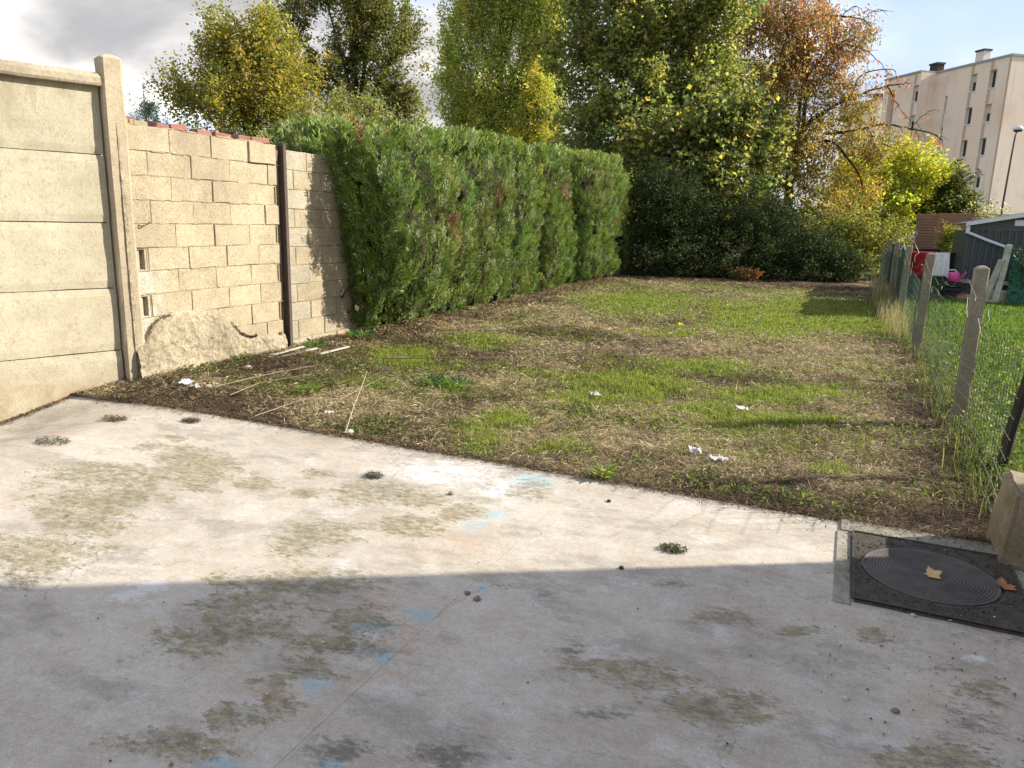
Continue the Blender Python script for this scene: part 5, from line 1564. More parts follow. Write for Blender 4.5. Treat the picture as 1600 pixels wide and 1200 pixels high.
# uncounted crumbs and grit on the patio
n = 2900
x = np.concatenate([rng.uniform(-4.5, 0.8, 500), rng.normal(0.45, 0.30, 400), rng.uniform(0.12, 0.95, 2000)])
y = np.concatenate([rng.uniform(0.9, 3.9, 500), rng.normal(2.65, 0.3, 400), rng.uniform(3.0, 3.86, 2000)])
rc_ = np.hypot(x - 0.455, y - 3.415)
off_ = (np.arange(n) >= 900) & (rc_ < 0.27) & (rng.random(n) < 0.93)
x[off_] = 0.455 + (x[off_] - 0.455) / rc_[off_] * rng.uniform(0.27, 0.34, off_.sum())
y[off_] = 3.415 + (y[off_] - 3.415) / rc_[off_] * rng.uniform(0.27, 0.34, off_.sum())
gz = np.where((x > 0.12) & (x < 0.86) & (y > 3.0) & (y < 3.9), 0.017, 0.003)
V, F = [], []
for i in range(n):
    r = min(0.0065, max(0.0014, rng.gamma(2.0, 0.0010)))
    b = len(V)
    for dx, dy, dz in ((1, 0, 0), (0, 1, 0), (-1, 0, 0), (0, -1, 0), (0, 0, 1.0), (0, 0, -0.3)):
        V.append((x[i] + dx * r * rng.uniform(0.6, 1.4), y[i] + dy * r * rng.uniform(0.6, 1.4), gz[i] + r * 0.3 + dz * r * 0.8))
    F += [(b, b + 1, b + 4), (b + 1, b + 2, b + 4), (b + 2, b + 3, b + 4), (b + 3, b, b + 4), (b + 1, b, b + 5), (b + 2, b + 1, b + 5), (b + 3, b + 2, b + 5), (b, b + 3, b + 5)]
gc = pick([((0.07, 0.06, 0.045), 5), ((0.20, 0.16, 0.11), 3), ((0.60, 0.58, 0.52), 1.2)], n)
gc[900:] = pick([((0.05, 0.042, 0.032), 6), ((0.12, 0.10, 0.07), 4), ((0.40, 0.37, 0.32), 0.4)], n - 900)
tint = np.repeat(gc, 6, 0)
set_props(link("patio_grit", raw_mesh("patio_grit", np.array(V), [np.array(F)], {"tint": tint}), M["straw"]), "scattered grit and soil crumbs on the patio", None, None, "stuff")

# small moss cushions and dead weed mats on the slab
for (x, y, r, pal, lab) in (
    (-0.59, 3.18, 0.05, [((0.12, 0.12, 0.05), 3), ((0.05, 0.045, 0.03), 2)], "small dark moss cushion on the sunlit slab near the manhole"),
    (-2.34, 3.36, 0.05, [((0.16, 0.16, 0.12), 3), ((0.08, 0.08, 0.05), 2)], "grey flattened weed rosette on the sunlit slab"),
    (-4.64, 3.49, 0.09, [((0.10, 0.07, 0.045), 3), ((0.06, 0.045, 0.03), 2)], "brown clump of dead moss nearest the panel wall post"),
    (-4.48, 2.93, 0.10, [((0.10, 0.09, 0.045), 3), ((0.05, 0.045, 0.03), 2)], "long dark clump of dead moss on the slab's cross joint"),
    (-4.12, 3.70, 0.06, [((0.12, 0.085, 0.05), 3), ((0.06, 0.045, 0.03), 2)], "little brown moss clump close to the soil edge"),
):
    n = 260
    a = rng.uniform(0, 2 * np.pi, n)
    rr = r * np.sqrt(rng.random(n))
    P = np.stack([x + rr * np.cos(a) * 1.2, y + rr * np.sin(a) * 0.8, 0.004 + slab_z(np.full(n, x), np.full(n, y)) + rng.uniform(0, 0.014, n)], 1)
    straws(P, rng.uniform(0.015, 0.05, n), rng.uniform(0.003, 0.006, n), rng.normal(0.15, 0.3, n), pick(pal, n), "moss_clump", M["straw"], lab, None)["category"] = "moss"

# stalks and twigs
M["stalk"] = mat_plain("bleached_stalk", (0.32, 0.27, 0.20), 0.8, 0.5, 20, 0.2)
M["twig"] = mat_plain("brown_twig", (0.16, 0.11, 0.07), 0.85, 0.3, 20, 0.2)


def stalk(pts, r, mat, label, cat="stalk", name="stalk"):
    mb = MB()
    p0 = Vector(pts[0])
    pts2 = [Vector(p) - p0 for p in pts]
    mb.tube(pts2, [r * (1 - 0.5 * i / (len(pts) - 1)) for i in range(len(pts))], 6)
    o = mb.build(name, M[mat])
    o.location = p0
    return set_props(o, label, cat, "dry stalks and sticks on the ground")


stalk([(-2.97, 3.93, 0.02), (-3.15, 4.28, 0.11), (-3.32, 4.63, 0.19), (-3.47, 4.9, 0.22)], 0.0055, "stalk", "long straight bleached stalk leaning up from the patio edge")
stalk([(-3.80, 3.98, 0.02), (-3.72, 4.28, 0.06), (-3.60, 4.52, 0.10)], 0.0035, "stalk", "thin pale stalk left of the long straight one")
stalk([(-3.45, 4.35, 0.05), (-3.42, 4.75, 0.12), (-3.40, 5.05, 0.16)], 0.003, "stalk", "short pale stalk standing among dark stems behind the patio edge")
stalk([(-4.55, 4.35, 0.08), (-4.40, 4.75, 0.12), (-4.18, 5.15, 0.16)], 0.0038, "stalk", "long pale stem lying by the render patch")
stalk([(-4.30, 4.25, 0.06), (-4.32, 4.6, 0.09), (-4.1, 5.0, 0.12)], 0.003, "stalk", "second pale stem lying nearer the patio in the dark mound")
stalk([(-4.2, 6.2, 0.05), (-3.9, 6.35, 0.06), (-3.45, 6.62, 0.06)], 0.006, "twig", "brown twig lying across the ground in front of the second wall")
stalk([(-1.35, 5.35, 0.05), (-1.2, 5.6, 0.08), (-1.05, 5.8, 0.08)], 0.006, "twig", "brown twig on the thatch in mid garden")
for i, (a, b, lab) in enumerate((((-5.18, 5.62, 0.06), (-5.13, 6.12, 0.10), "upper white broken lath at the foot of the steel post"), ((-5.10, 5.62, 0.05), (-5.02, 6.2, 0.08), "lower longer white broken lath at the foot of the wall"), ((-4.85, 6.02, 0.06), (-4.80, 6.45, 0.08), "short white lath piece nearer the grass"))):
    a, b = Vector(a), Vector(b)
    d = (b - a) / 2
    mb = MB().obox((0, 0, 0), d, Vector((0.018, 0, 0)), Vector((0, 0, 0.006)))
    o = mb.build("lath", M["palestone"], None, 0.002)
    o.location = (a + b) / 2
    set_props(o, lab, "lath", "white laths at the wall foot")


def scrap(x, y, z, sx, sy, rz, col, label, cat="litter"):
    nx, ny = 7, 5
    mb = MB()
    sd_ = random.random() * 50
    for j in range(ny + 1):
        for i in range(nx + 1):
            u_, v_ = i / nx - 0.5, j / ny - 0.5
            mb.v.append((0.75 * u_ * sx * (1 + 0.4 * (float(vnoise(j * .8, sd_)) - .5)), v_ * 0.75 * sy * (1 + 0.5 * (float(vnoise(i * .8, sd_, 2)) - .5)), 0.05 * (float(fbm(u_ * 3, v_ * 3, sd_, 2, 3, 3)) - 0.3)))
    for j in range(ny):
        for i in range(nx):
            k = j * (nx + 1) + i
            mb.f.append((k, k + 1, k + nx + 2, k + nx + 1))
    o = mb.build("litter", m_simple("litter_" + str(int(col[0] * 100)), col, 0.6, 0.3, 0, 0.1, 20))
    o.location = (x, y, z)
    o.rotation_euler = (0.15, 0.1, rz)
    md = o.modifiers.new("thickness", "SOLIDIFY")
    md.thickness = 0.002
    return set_props(o, label, cat, "scraps of litter")


scrap(-0.77, 4.62, 0.045, 0.10, 0.09, 0.3, (0.50, 0.50, 0.48), "crumpled white scrap of paper, upper of the pair near the patio")
scrap(-0.61, 4.53, 0.04, 0.17, 0.06, 0.5, (0.48, 0.48, 0.46), "long thin white scrap, lower of the pair near the patio")
scrap(-0.65, 5.91, 0.05, 0.12, 0.08, 0.2, (0.52, 0.50, 0.46), "white scrap alone on the grass in mid garden")
scrap(-1.82, 5.79, 0.05, 0.13, 0.08, 1.0, (0.30, 0.29, 0.27), "grey folded scrap on the grass left of the white one")
scrap(-4.88, 4.36, 0.07, 0.13, 0.10, 0.4, (0.50, 0.53, 0.56), "bluish white crumpled plastic by the wall post")
scrap(-4.75, 4.33, 0.06, 0.09, 0.06, 1.4, (0.48, 0.46, 0.42), "small greyish scrap right of the bluish plastic")
scrap(-3.35, 4.25, 0.04, 0.08, 0.03, 0.8, (0.58, 0.52, 0.42), "narrow cream scrap in the dark stems at the patio edge")

# leafy weed plant
def weed_plant(x, y, r, n, label, pal):
    a = rng.uniform(0, 2 * np.pi, n)
    rr = r * rng.random(n) ** 0.6
    P = np.stack([x + rr * np.cos(a) * 0.6, y + rr * np.sin(a) * 0.6, lawn_z(np.full(n, x), np.full(n, y)) + rng.uniform(0, 0.05, n)], 1)
    d = unit(np.stack([np.cos(a), np.sin(a), rng.uniform(0.1, 0.9, n)], 1))
    o = leaf_quads(P, d, np.tile(np.array([[0, 0, 1.0]]), (n, 1)) + rng.normal(0, 0.3, (n, 3)), rng.uniform(0.05, 0.10, n), 0.42, pick(pal, n), "weed_plant", M["leaf"], label, None, "plant")
    o["group"] = "weeds rooted in the cleared ground"


WP = [((0.08, 0.17, 0.045), 4), ((0.12, 0.22, 0.06), 3)]
weed_plant(-3.06, 5.62, 0.20, 70, "leafy bright green weed with long leaves among the thatch", WP)
weed_plant(-3.25, 5.55, 0.12, 36, "smaller green weed just left of the long leaved one", WP)
weed_plant(-3.95, 4.75, 0.12, 40, "yellow green weed on the dark mound by the patio edge", [((0.16, 0.24, 0.05), 3)])
weed_plant(-5.15, 6.35, 0.14, 40, "low green weed at the foot of the steel post", WP)
weed_plant(-1.17, 3.96, 0.07, 26, "little pale green weed right on the patio edge", [((0.20, 0.28, 0.06), 3)])
weed_plant(-5.05, 7.05, 0.22, 80, "leafy suckers at the near foot of the hedge", WP)

# ------------------------------------------------------------------ neighbour's garden
M["shed"] = mat_plain("dark_grey_steel", (0.060, 0.072, 0.078), 0.45, 0.12, 5, 0.4, 0.1, 0.1)
M["whitemetal"] = mat_plain("white_painted_metal", (0.66, 0.68, 0.70), 0.45, 0.08, 6, 0.4)
M["greyplank"] = mat_plain("grey_weathered_plank", (0.34, 0.33, 0.30), 0.85, 0.25, 12, 0.2)
SX, SY = 2.22, 18.9
shed = empty("metal_shed", (SX + 1.5, SY + 1, 0), "dark grey ribbed metal garden shed with white roof edge", "shed")
# corrugated front under a pitched gable
mb = MB()
pitch_ = 0.205
xx = SX
prof = []
while xx < SX + 3.2:
    prof += [(xx, 0.0), (xx + 0.055, 0.0), (xx + 0.065, 0.022), (xx + 0.115, 0.022), (xx + 0.125, 0.0)]
    xx += 0.125


def eave(x):
    return 1.60 + pitch_ * min(x - SX, 1.6) - pitch_ * max(0, x - SX - 1.6)


zfront = 1.50
for x, d in prof:
    mb.v += [(x, SY + d, 0.12), (x, SY + d, zfront)]
mb.f = [(2 * i, 2 * i + 2, 2 * i + 3, 2 * i + 1) for i in range(len(prof) - 1)]
mb.build("front_wall", M["shed"], shed)
MB().box(SX, SX + 3.2, SY + 0.03, SY + 2.4, 0.10, 1.49).build("body", M["shed"], shed)
mb = MB()
gx = [SX - 0.02, SX + 1.6, SX + 3.22]
mb.v = [(SX, SY - 0.012, zfront + 0.002), (SX + 3.2, SY - 0.012, zfront + 0.002), (SX + 3.2, SY - 0.012, 1.60), (SX + 1.6, SY - 0.012, 1.60 + 1.6 * pitch_), (SX, SY - 0.012, 1.60)]
mb.v += [(a, SY + 0.02, c) for a, b, c in mb.v]
mb.f = [(0, 1, 2, 3, 4), (9, 8, 7, 6, 5), (0, 5, 6, 1), (1, 6, 7, 2), (2, 7, 8, 3), (3, 8, 9, 4), (4, 9, 5, 0)]
mb.build("gable", M["shed"], shed)
rf = MB()
for sgn, xa, xb in ((1, SX - 0.06, SX + 1.6), (-1, SX + 1.6, SX + 3.26)):
    za, zb = eave(xa) + 0.02, eave(xb) + 0.02
    rf.add([(xa, SY - 0.10, za), (xb, SY - 0.10, zb), (xb, SY + 2.5, zb), (xa, SY + 2.5, za), (xa, SY - 0.10, za + 0.03), (xb, SY - 0.10, zb + 0.03), (xb, SY + 2.5, zb + 0.03), (xa, SY + 2.5, za + 0.03)], BOXF)
rfo = rf.build("roof", M["shed"], shed)
mb = MB()
for xa, xb in ((SX - 0.06, SX + 1.598), (SX + 1.602, SX + 3.26)):
    za, zb = eave(xa), eave(xb)
    mb.add([(xa, SY - 0.125, za - 0.012), (xb, SY - 0.125, zb - 0.012), (xb, SY - 0.105, zb - 0.012), (xa, SY - 0.105, za - 0.012), (xa, SY - 0.125, za + 0.055), (xb, SY - 0.125, zb + 0.055), (xb, SY - 0.105, zb + 0.055), (xa, SY - 0.105, za + 0.055)], BOXF)
mb.build("fascia", M["whitemetal"], shed)
MB().box(SX - 0.04, SX + 0.03, SY - 0.09, SY - 0.02, 1.42, 1.58).build("corner_cap", M["whitemetal"], shed, 0.005)
MB().box(3.05, 3.36, SY - 0.03, SY - 0.014, 1.60, 1.72).build("plate", M["whitemetal"], shed, 0.003)
MB().tube([(SX - 0.02, SY - 0.05, 1.45), (2.62, SY - 0.06, 1.28), (3.06, SY - 0.07, 1.12)], 0.03, 8).build("downpipe", M["whitemetal"], shed)
MB().box(SX - 0.02, SX + 3.2, SY - 0.05, SY - 0.004, 0.36, 0.44).build("rail", M["greyplank"], shed, 0.004)
bl = [MB().box(-0.2, 0.2, -0.1, 0.1, 0, 0.12).mesh("base_block", 0.012), MB().box(-0.14, 0.14, -0.1, 0.1, 0, 0.10).mesh("base_block", 0.012)]
for i, xb in enumerate((2.3, 2.75, 3.2, 3.65, 4.1, 4.6)):
    o = link("base_block", bl[i % 2], M["post"])
    o.parent = shed
    o.location = (xb - (SX + 1.5), -1 - 0.06 + 0.05 * (i % 2), 0)
    o.rotation_euler = (0, 0, 0.1 * (i % 3 - 1))

# loose slabs and stones below the shed
for i, (x, y, sx, sy, h_, lab) in enumerate(((2.35, 18.3, .22, .14, .10, "pinkish broken slab lying left in front of the shed"), (2.62, 18.15, .18, .12, .08, "flat grey stone in front of the shed, next to the broken slab"), (2.95, 18.45, .16, .14, .26, "upright brown block leaning under the shed front"))):
    o = MB().box(-sx, sx, -sy, sy, 0, h_).build("broken_slab", [M["brick"], M["coping"], M["post"]][i], None, 0.015)
    o.location = (x, y, 0.01)
    o.rotation_euler = (0.05, 0.08, 0.3 * i)
    set_props(o, lab, "slab")

# whitewashed old post with its brace
op = empty("concrete_post", (2.88, 18.2, 0), "old whitewashed concrete post with a slanting brace in front of the shed", "post")
M["whitewash"] = mat_concrete("whitewashed_concrete", (0.34, 0.34, 0.28), (0.56, 0.56, 0.48), 0.6, 0.008, None, 30, 0.7)
square_post("post", Vector((2.80, 18.2, 0)), Vector((1, 0, 0)), Vector((0, 1, 0)), 0.06, -0.1, 1.2, 0.03, M["whitewash"], op, 0.008, 31, (0.085, 0))
mb = MB().obox((2.70, 18.15, 0.42), (0.055, 0, 0), (0, 0.05, 0), (0.11, 0, 0.50))
mb.build("brace", M["whitewash"], op, 0.01)
gs = empty("shade_screen", (3.3, 18.1, 0), "dark green shade netting hung right of the whitewashed post", "netting")
netting(gs, 2.99, 18.2, 4.4, 18.0, 0.05, 1.0, 9)
MB().tube([(2.95, 18.2, 1.05), (3.6, 18.15, 0.95), (4.4, 18.0, 1.02)], 0.006, 5).build("top_wire", M["wire"], gs)
n = 900
P = np.stack([rng.uniform(2.98, 4.3, n), 18.05 + rng.normal(0, 0.12, n), np.clip(rng.normal(0.75, 0.25, n), 0.05, 1.15)], 1)
leaf_quads(P, unit(rng.normal(0, 1, (n, 3))), unit(rng.normal(0, 1, (n, 3))), rng.uniform(0.04, 0.09, n), 0.6, pick([((0.05, 0.08, 0.03), 4), ((0.30, 0.33, 0.22), 0.6)], n), "climber", M["leaf"], parent=gs)

# slatted timber fence beyond
M["slat"] = mat_plain("terracotta_brown_boards", (0.27, 0.155, 0.10), 0.75, 0.18, 6, 0.25)
sf = empty("slat_fence", (2.3, 26.1, 0), "tall brown fence of horizontal boards below the apartment block", "fence")
sl = MB().box(-0.27, 0.27, -0.012, 0.012, 0, 0.068).mesh("slat", 0.003)
for k in range(14):
    o = link("slat", sl, M["slat"])
    o.parent = sf
    o.location = (1.99 - 2.3, 0.0 + 0.002 * (k % 2), 0.80 + 0.083 * k)
    o.rotation_euler = (0.12, 0, 0)
sl2 = MB().box(-1.4, 1.4, -0.012, 0.012, 0, 0.078).mesh("slat", 0.003)
for k in range(14):
    o = link("slat", sl2, M["slat"])
    o.parent = sf
    o.location = (1.42, 0.55, 0.82 + 0.084 * k)
    o.rotation_euler = (0.10, 0, 0.02)
mb = MB()
for xp, yp in ((1.72, 26.14), (2.27, 26.14), (2.34, 26.70), (3.7, 26.73), (5.06, 26.75)):
    mb2 = MB().box(xp - 0.035, xp + 0.035, yp - 0.035, yp + 0.035, -0.1, 1.98)
    mb2.build("fence_post", M["slat"], sf, 0.004)
MB().box(2.36, 5.1, 26.80, 26.82, 0.0, 1.95).build("backing_board", M["slat"], sf)
MB().box(1.73, 2.26, 26.2, 26.22, 0.78, 1.93).build("backing_board", M["slat"], sf)

m_simple("redcloth", (0.50, 0.03, 0.035), 0.55, 0.35)
m_simple("greenbox", (0.035, 0.085, 0.04), 0.6, 0.3)
m_simple("blackplastic", (0.012, 0.012, 0.013), 0.5, 0.4)
m_simple("pinkplastic", (0.62, 0.07, 0.26), 0.4, 0.4)
m_simple("whitecloth", (0.70, 0.70, 0.70), 0.8, 0.2, 0, 0.25, 12)

# green box with lid
gb = empty("storage_box", (1.6, 19.05, 0), "dark green garden storage box behind the fence posts", "box")
mb = MB().box(1.21, 1.98, 18.8, 19.4, -0.02, 0.44)
mb.build("body", M["greenbox"], gb, 0.02, 2)
MB().box(1.19, 2.0, 18.78, 19.42, 0.445, 0.485).build("lid", M["greenbox"], gb, 0.012, 2)
for xk in (1.35, 1.6, 1.85):
    MB().box(xk - 0.03, xk + 0.03, 18.775, 18.80, 0.02, 0.42).build("rib", M["greenbox"], gb, 0.006)
# red tub standing on it, tapered with a rolled rim
tub = MB()
pts_t = [(0.0, 0.0), (0.235, 0.0), (0.25, 0.02), (0.285, 0.46), (0.31, 0.475), (0.315, 0.50), (0.295, 0.51), (0.275, 0.49), (0.235, 0.04), (0.0, 0.03)]
tub.lathe(pts_t, 28, (0, 0, 0))
to = empty("plastic_tub", (1.42, 19.08, 0.488), "big red plastic tub standing on the green box", "tub")
tub_o = tub.build("tub_body", M["redcloth"])
tub_o.parent = to
for p in tub_o.data.polygons:
    p.use_smooth = True
for sx in (-1, 1):
    hmb = MB().tube([(sx * 0.29, -0.07, 0.44), (sx * 0.34, -0.05, 0.47), (sx * 0.34, 0.05, 0.47), (sx * 0.29, 0.07, 0.44)], 0.012, 6)
    ho = hmb.build("handle", M["redcloth"])
    ho.parent = to
# white cloth hanging over the box corner
mb = MB()
nx, nz = 14, 12
for k in range(nz + 1):
    for j in range(nx + 1):
        t_ = j / nx
        mb.v.append((0.27 * (t_ - 0.5) * (1 + 0.25 * (1 - k / nz)), 0.025 * math.sin(t_ * 17) * (1 - 0.5 * k / nz) - 0.03 * (1 - k / nz), 0.50 * k / nz))
for k in range(nz):
    for j in range(nx):
        i0 = k * (nx + 1) + j
        mb.f.append((i0, i0 + 1, i0 + nx + 2, i0 + nx + 1))
o = mb.build("hanging_cloth", M["whitecloth"])
o.location = (1.80, 18.76, 0.50)
md = o.modifiers.new("thickness", "SOLIDIFY")
md.thickness = 0.006
set_props(o, "white speckled cloth hanging beside the red tub", "cloth")
# pink watering can
wc = empty("watering_can", (2.06, 18.6, 0.40), "pink plastic watering can on a black crate by the shed", "watering can")
b = MB().lathe([(0.0, 0), (0.10, 0), (0.115, 0.02), (0.11, 0.17), (0.08, 0.20), (0.0, 0.205)], 20).build("body", M["pinkplastic"], None, smooth=True)
b.parent = wc
b = MB().tube([(0.09, 0, 0.05), (0.17, 0, 0.13), (0.22, 0, 0.22)], [0.022, 0.018, 0.026], 8).build("spout", M["pinkplastic"])
b.parent = wc
b = MB().tube([(-0.10, 0, 0.06), (-0.17, 0, 0.13), (-0.12, 0, 0.24), (0.0, 0, 0.25), (0.05, 0, 0.20)], 0.012, 7).build("handle", M["whitecloth"])
b.parent = wc
cr = empty("plastic_crate", (2.06, 18.6, 0), "black plastic crate under the pink watering can", "crate")
mb = MB()
for k in range(4):
    mb.box(1.90, 2.22, 18.46, 18.475, 0.02 + 0.095 * k, 0.085 + 0.095 * k)
    mb.box(1.90, 1.915, 18.475, 18.74, 0.02 + 0.095 * k, 0.085 + 0.095 * k)
    mb.box(2.205, 2.22, 18.475, 18.74, 0.02 + 0.095 * k, 0.085 + 0.095 * k)
    mb.box(1.90, 2.22, 18.74, 18.755, 0.02 + 0.095 * k, 0.085 + 0.095 * k)
mb.build("slatted_sides", M["blackplastic"], cr)
mb = MB()
for xa, ya in ((1.905, 18.465), (2.215, 18.465), (1.905, 18.75), (2.215, 18.75)):
    mb.box(xa - 0.012, xa + 0.012, ya - 0.012, ya + 0.012, 0.0, 0.39)
mb.box(1.917, 2.203, 18.478, 18.738, 0.37, 0.385)
mb.build("corner_posts", M["blackplastic"], cr)
for (x, y, z0, w_, h_, lab) in ((2.22, 20.6, 0.0, 0.42, 0.92, "black plastic bin between the shed and the small golden bush"), (2.0, 25.2, 0.0, 0.62, 0.90, "added black box standing in for the dark opening under the slatted fence, behind the red tub")):
    bn = empty("bin_or_gap_box", (x, y, z0), lab, "bin")  # second one is a black filler for the dark opening under the slats
    b_ = MB()
    b_.add([(-w_ / 2 * .85, -w_ / 2 * .8, 0), (w_ / 2 * .85, -w_ / 2 * .8, 0), (w_ / 2 * .85, w_ / 2 * .8, 0), (-w_ / 2 * .85, w_ / 2 * .8, 0), (-w_ / 2, -w_ / 2, h_), (w_ / 2, -w_ / 2, h_), (w_ / 2, w_ / 2, h_), (-w_ / 2, w_ / 2, h_)], BOXF)
    b = b_.build("body", M["blackplastic"], None, 0.02, 2)
    b.parent = bn
    b = MB().box(-w_ / 2 - .02, w_ / 2 + .02, -w_ / 2 - .03, w_ / 2 + .02, h_ + .003, h_ + .05).build("lid", M["blackplastic"], None, 0.015, 2)
    b.parent = bn

make_tree("golden_bush", "small golden green bush on a thin dark stem beside the shed", (2.45, 24.9, 0), [(2.55, 25.2, 1.38, 0.26, 0.22), (2.50, 25.2, 1.1, 0.28, 0.2), (2.52, 25.2, 0.85, 0.22, 0.18)], 130, 30, 0.05, 0.075, [((0.30, 0.30, 0.04), 3), ((0.22, 0.24, 0.05), 3), ((0.12, 0.14, 0.04), 2)], "shrub", 0.03)
make_tree("pale_bush", "thin pale grey twiggy bush behind the shed roof", (2.95, 21.8, 0), [(2.95, 21.9, 1.95, 0.36, 0.20), (3.1, 21.9, 1.6, 0.4, 0.3)], 60, 20, 0.05, 0.09, [((0.34, 0.34, 0.22), 3), ((0.20, 0.22, 0.12), 2), ((0.55, 0.53, 0.42), 1)], "shrub", 0.03, up_=0.6)

# ------------------------------------------------------------------ apartment building
M["facade"] = None
m, t = new_mat("peach_render_facade")
P_ = pos(t)
base_ = t.mix(t.ramp(t.noise(P_, 0.25, 5), 0.35, 0.65), (0.84, 0.68, 0.55), (0.86, 0.74, 0.62))
run = t.noise(t.scale(P_, (1.6, 1.6, 0.16)), 1.0, 6, 0.65)
base_ = t.mix(t.math("MULTIPLY", t.ramp(run, 0.50, 0.70), 0.30), base_, (0.52, 0.41, 0.33))
base_ = t.mix(t.math("MULTIPLY", t.ramp(t.noise(P_, 0.6, 5), 0.52, 0.7), 0.4), base_, (0.70, 0.47, 0.38))
finish(t, base_, 0.9, t.noise(P_, 20, 4), 0.2, 0.01, 0.15)
M["facade"] = m
M["strip"] = mat_plain("darker_render_strip", (0.52, 0.41, 0.32), 0.9, 0.15, 2, 0.1)
M["rooftrim"] = mat_plain("grey_roof_trim", (0.34, 0.34, 0.34), 0.7, 0.15, 3, 0.3)
m, t = new_mat("dark_window_glass")
finish(t, (0.03, 0.035, 0.045), 0.08, None, 0, 0, 0.6)
M["glass"] = m
M["shutter"] = mat_plain("pale_roller_blind", (0.60, 0.57, 0.52), 0.6, 0.05, 4, 0.3)

K = Vector((9.72, 72.616, 0))
D_ = Vector((-0.6032, 0.7976, 0))
N_ = Vector((0.7976, 0.6032, 0))


def facade(mb, mbs, P0, d, nout, width, z0, z1, opens, rec=0.28):
    """wall plane from P0 along d with rectangular recessed openings"""
    us = sorted({0.0, width} | {o[0] for o in opens} | {o[1] for o in opens})
    zs_ = sorted({z0, z1} | {o[2] for o in opens} | {o[3] for o in opens})

    def pt(u_, z, off=0.0):
        p = P0 + d * u_ - nout * off
        return (p.x, p.y, z)
    for a, b in zip(us, us[1:]):
        for c, e in zip(zs_, zs_[1:]):
            mu, mz = (a + b) / 2, (c + e) / 2
            if any(o[0] < mu < o[1] and o[2] < mz < o[3] for o in opens):
                continue
            mb.add([pt(a, c), pt(b, c), pt(b, e), pt(a, e)], [(0, 1, 2, 3)])
    for (a, b, c, e, r_) in [(o[0], o[1], o[2], o[3], o[4] if len(o) > 4 else rec) for o in opens]:
        for q4 in ([pt(a, c), pt(a, e), pt(a, e, r_), pt(a, c, r_)], [pt(b, c), pt(b, c, r_), pt(b, e, r_), pt(b, e)], [pt(a, e), pt(b, e), pt(b, e, r_), pt(a, e, r_)], [pt(a, c), pt(a, c, r_), pt(b, c, r_), pt(b, c)]):
            mbs.add(q4, [(0, 1, 2, 3)])


def window(parent, P0, d, nout, a, b, c, e, rec, blind=0.0):
    def ob(mb, u0_, u1_, z0, z1, f0, f1):
        ce = P0 + d * ((u0_ + u1_) / 2) - nout * ((f0 + f1) / 2)
        return mb.obox((ce.x, ce.y, (z0 + z1) / 2), d * ((u1_ - u0_) / 2), nout * ((f1 - f0) / 2), (0, 0, (z1 - z0) / 2))
    fr = MB()
    tf = 0.07
    f0, f1 = rec - 0.08, rec - 0.004
    ob(fr, a, b, c, c + tf, f0, f1)
    ob(fr, a, b, e - tf, e, f0, f1)
    ob(fr, a, a + tf, c + tf, e - tf, f0, f1)
    ob(fr, b - tf, b, c + tf, e - tf, f0, f1)
    fo = fr.build("window", M["whitemetal"], parent)
    gp = ob(MB(), a + tf, b - tf, c + tf, e - tf, rec - 0.05, rec - 0.03).build("pane", M["glass"])
    gp.parent = fo
    gp.matrix_parent_inverse = fo.matrix_basis.inverted()
    # builders are in world space: cancel the parent's own offset
    gp.matrix_parent_inverse = Matrix.LocRotScale(parent.location, parent.rotation_euler, parent.scale).inverted() @ Matrix.Identity(4) if False else Matrix.Identity(4)
    si = ob(MB(), a - 0.04, b + 0.04, c - 0.07, c - 0.003, -0.05, rec - 0.08).build("sill", M["whitemetal"])
    si.parent = fo
    if blind:
        bo = ob(MB(), a + tf, b - tf, e - tf - (e - c) * blind, e - tf, rec - 0.075, rec - 0.055).build("blind", M["shutter"])
        bo.parent = fo


apt = empty("apartment_building", K + N_ * 6 + D_ * 6, "peach rendered apartment block of five storeys at the right", "building")
mb, mbs = MB(), MB()
ZT, ZB = 14.98, -0.3
wz = [(12.87, 14.25), (10.25, 11.63), (7.63, 9.01), (5.01, 6.38), (2.4, 3.76)]
opA = []
for (a, b) in ((1.25, 1.92), (3.17, 3.84)):
    for z0, z1 in wz:
        opA.append((a, b, z0, z1, 0.34))
opA2 = [(6.08, 6.34, 11.52, 12.93, 0.3), (6.08, 6.34, 9.0, 10.3, 0.3), (6.08, 6.34, 6.4, 7.7, 0.3)]
nA = -N_
facade(mb, mb, K.copy(), D_, nA, 7.61, ZB, ZT, opA + opA2)
Q_ = K + D_ * 7.61
R_ = Q_ - N_ * 1.65
opC = [(0.10, 0.78, 12.6, 13.98, 0.34), (0.10, 0.78, 10.1, 11.48, 0.34), (0.10, 0.78, 7.5, 8.9, 0.34)]
opC2 = [(3.0, 3.9, 2.0, 14.0, 0.6)]
facade(mb, mb, R_.copy(), D_, nA, 4.55, ZB, ZT, opC + opC2)
for (P0, d, wdt) in ((K.copy(), N_, 12.0), (R_.copy(), N_, 1.65), (R_ + D_ * 4.55, N_, 13.65), (K + N_ * 12, D_, 12.2)):
    a, b = P0, P0 + d * wdt
    mb.add([(a.x, a.y, ZB), (b.x, b.y, ZB), (b.x, b.y, ZT), (a.x, a.y, ZT)], [(0, 1, 2, 3)])
mb.build("wall", M["facade"], apt)
# shallow vertical render strips under the window columns, and rain streaks down the quoin
mb = MB()


def strip(P0, d, nout, a, b, z0, z1, off=0.012):
    ce = P0 + d * ((a + b) / 2) + nout * (off / 2)
    MB().obox((ce.x, ce.y, (z0 + z1) / 2), d * ((b - a) / 2), nout * (off / 2), (0, 0, (z1 - z0) / 2)).build("render_strip", M["strip"], apt)


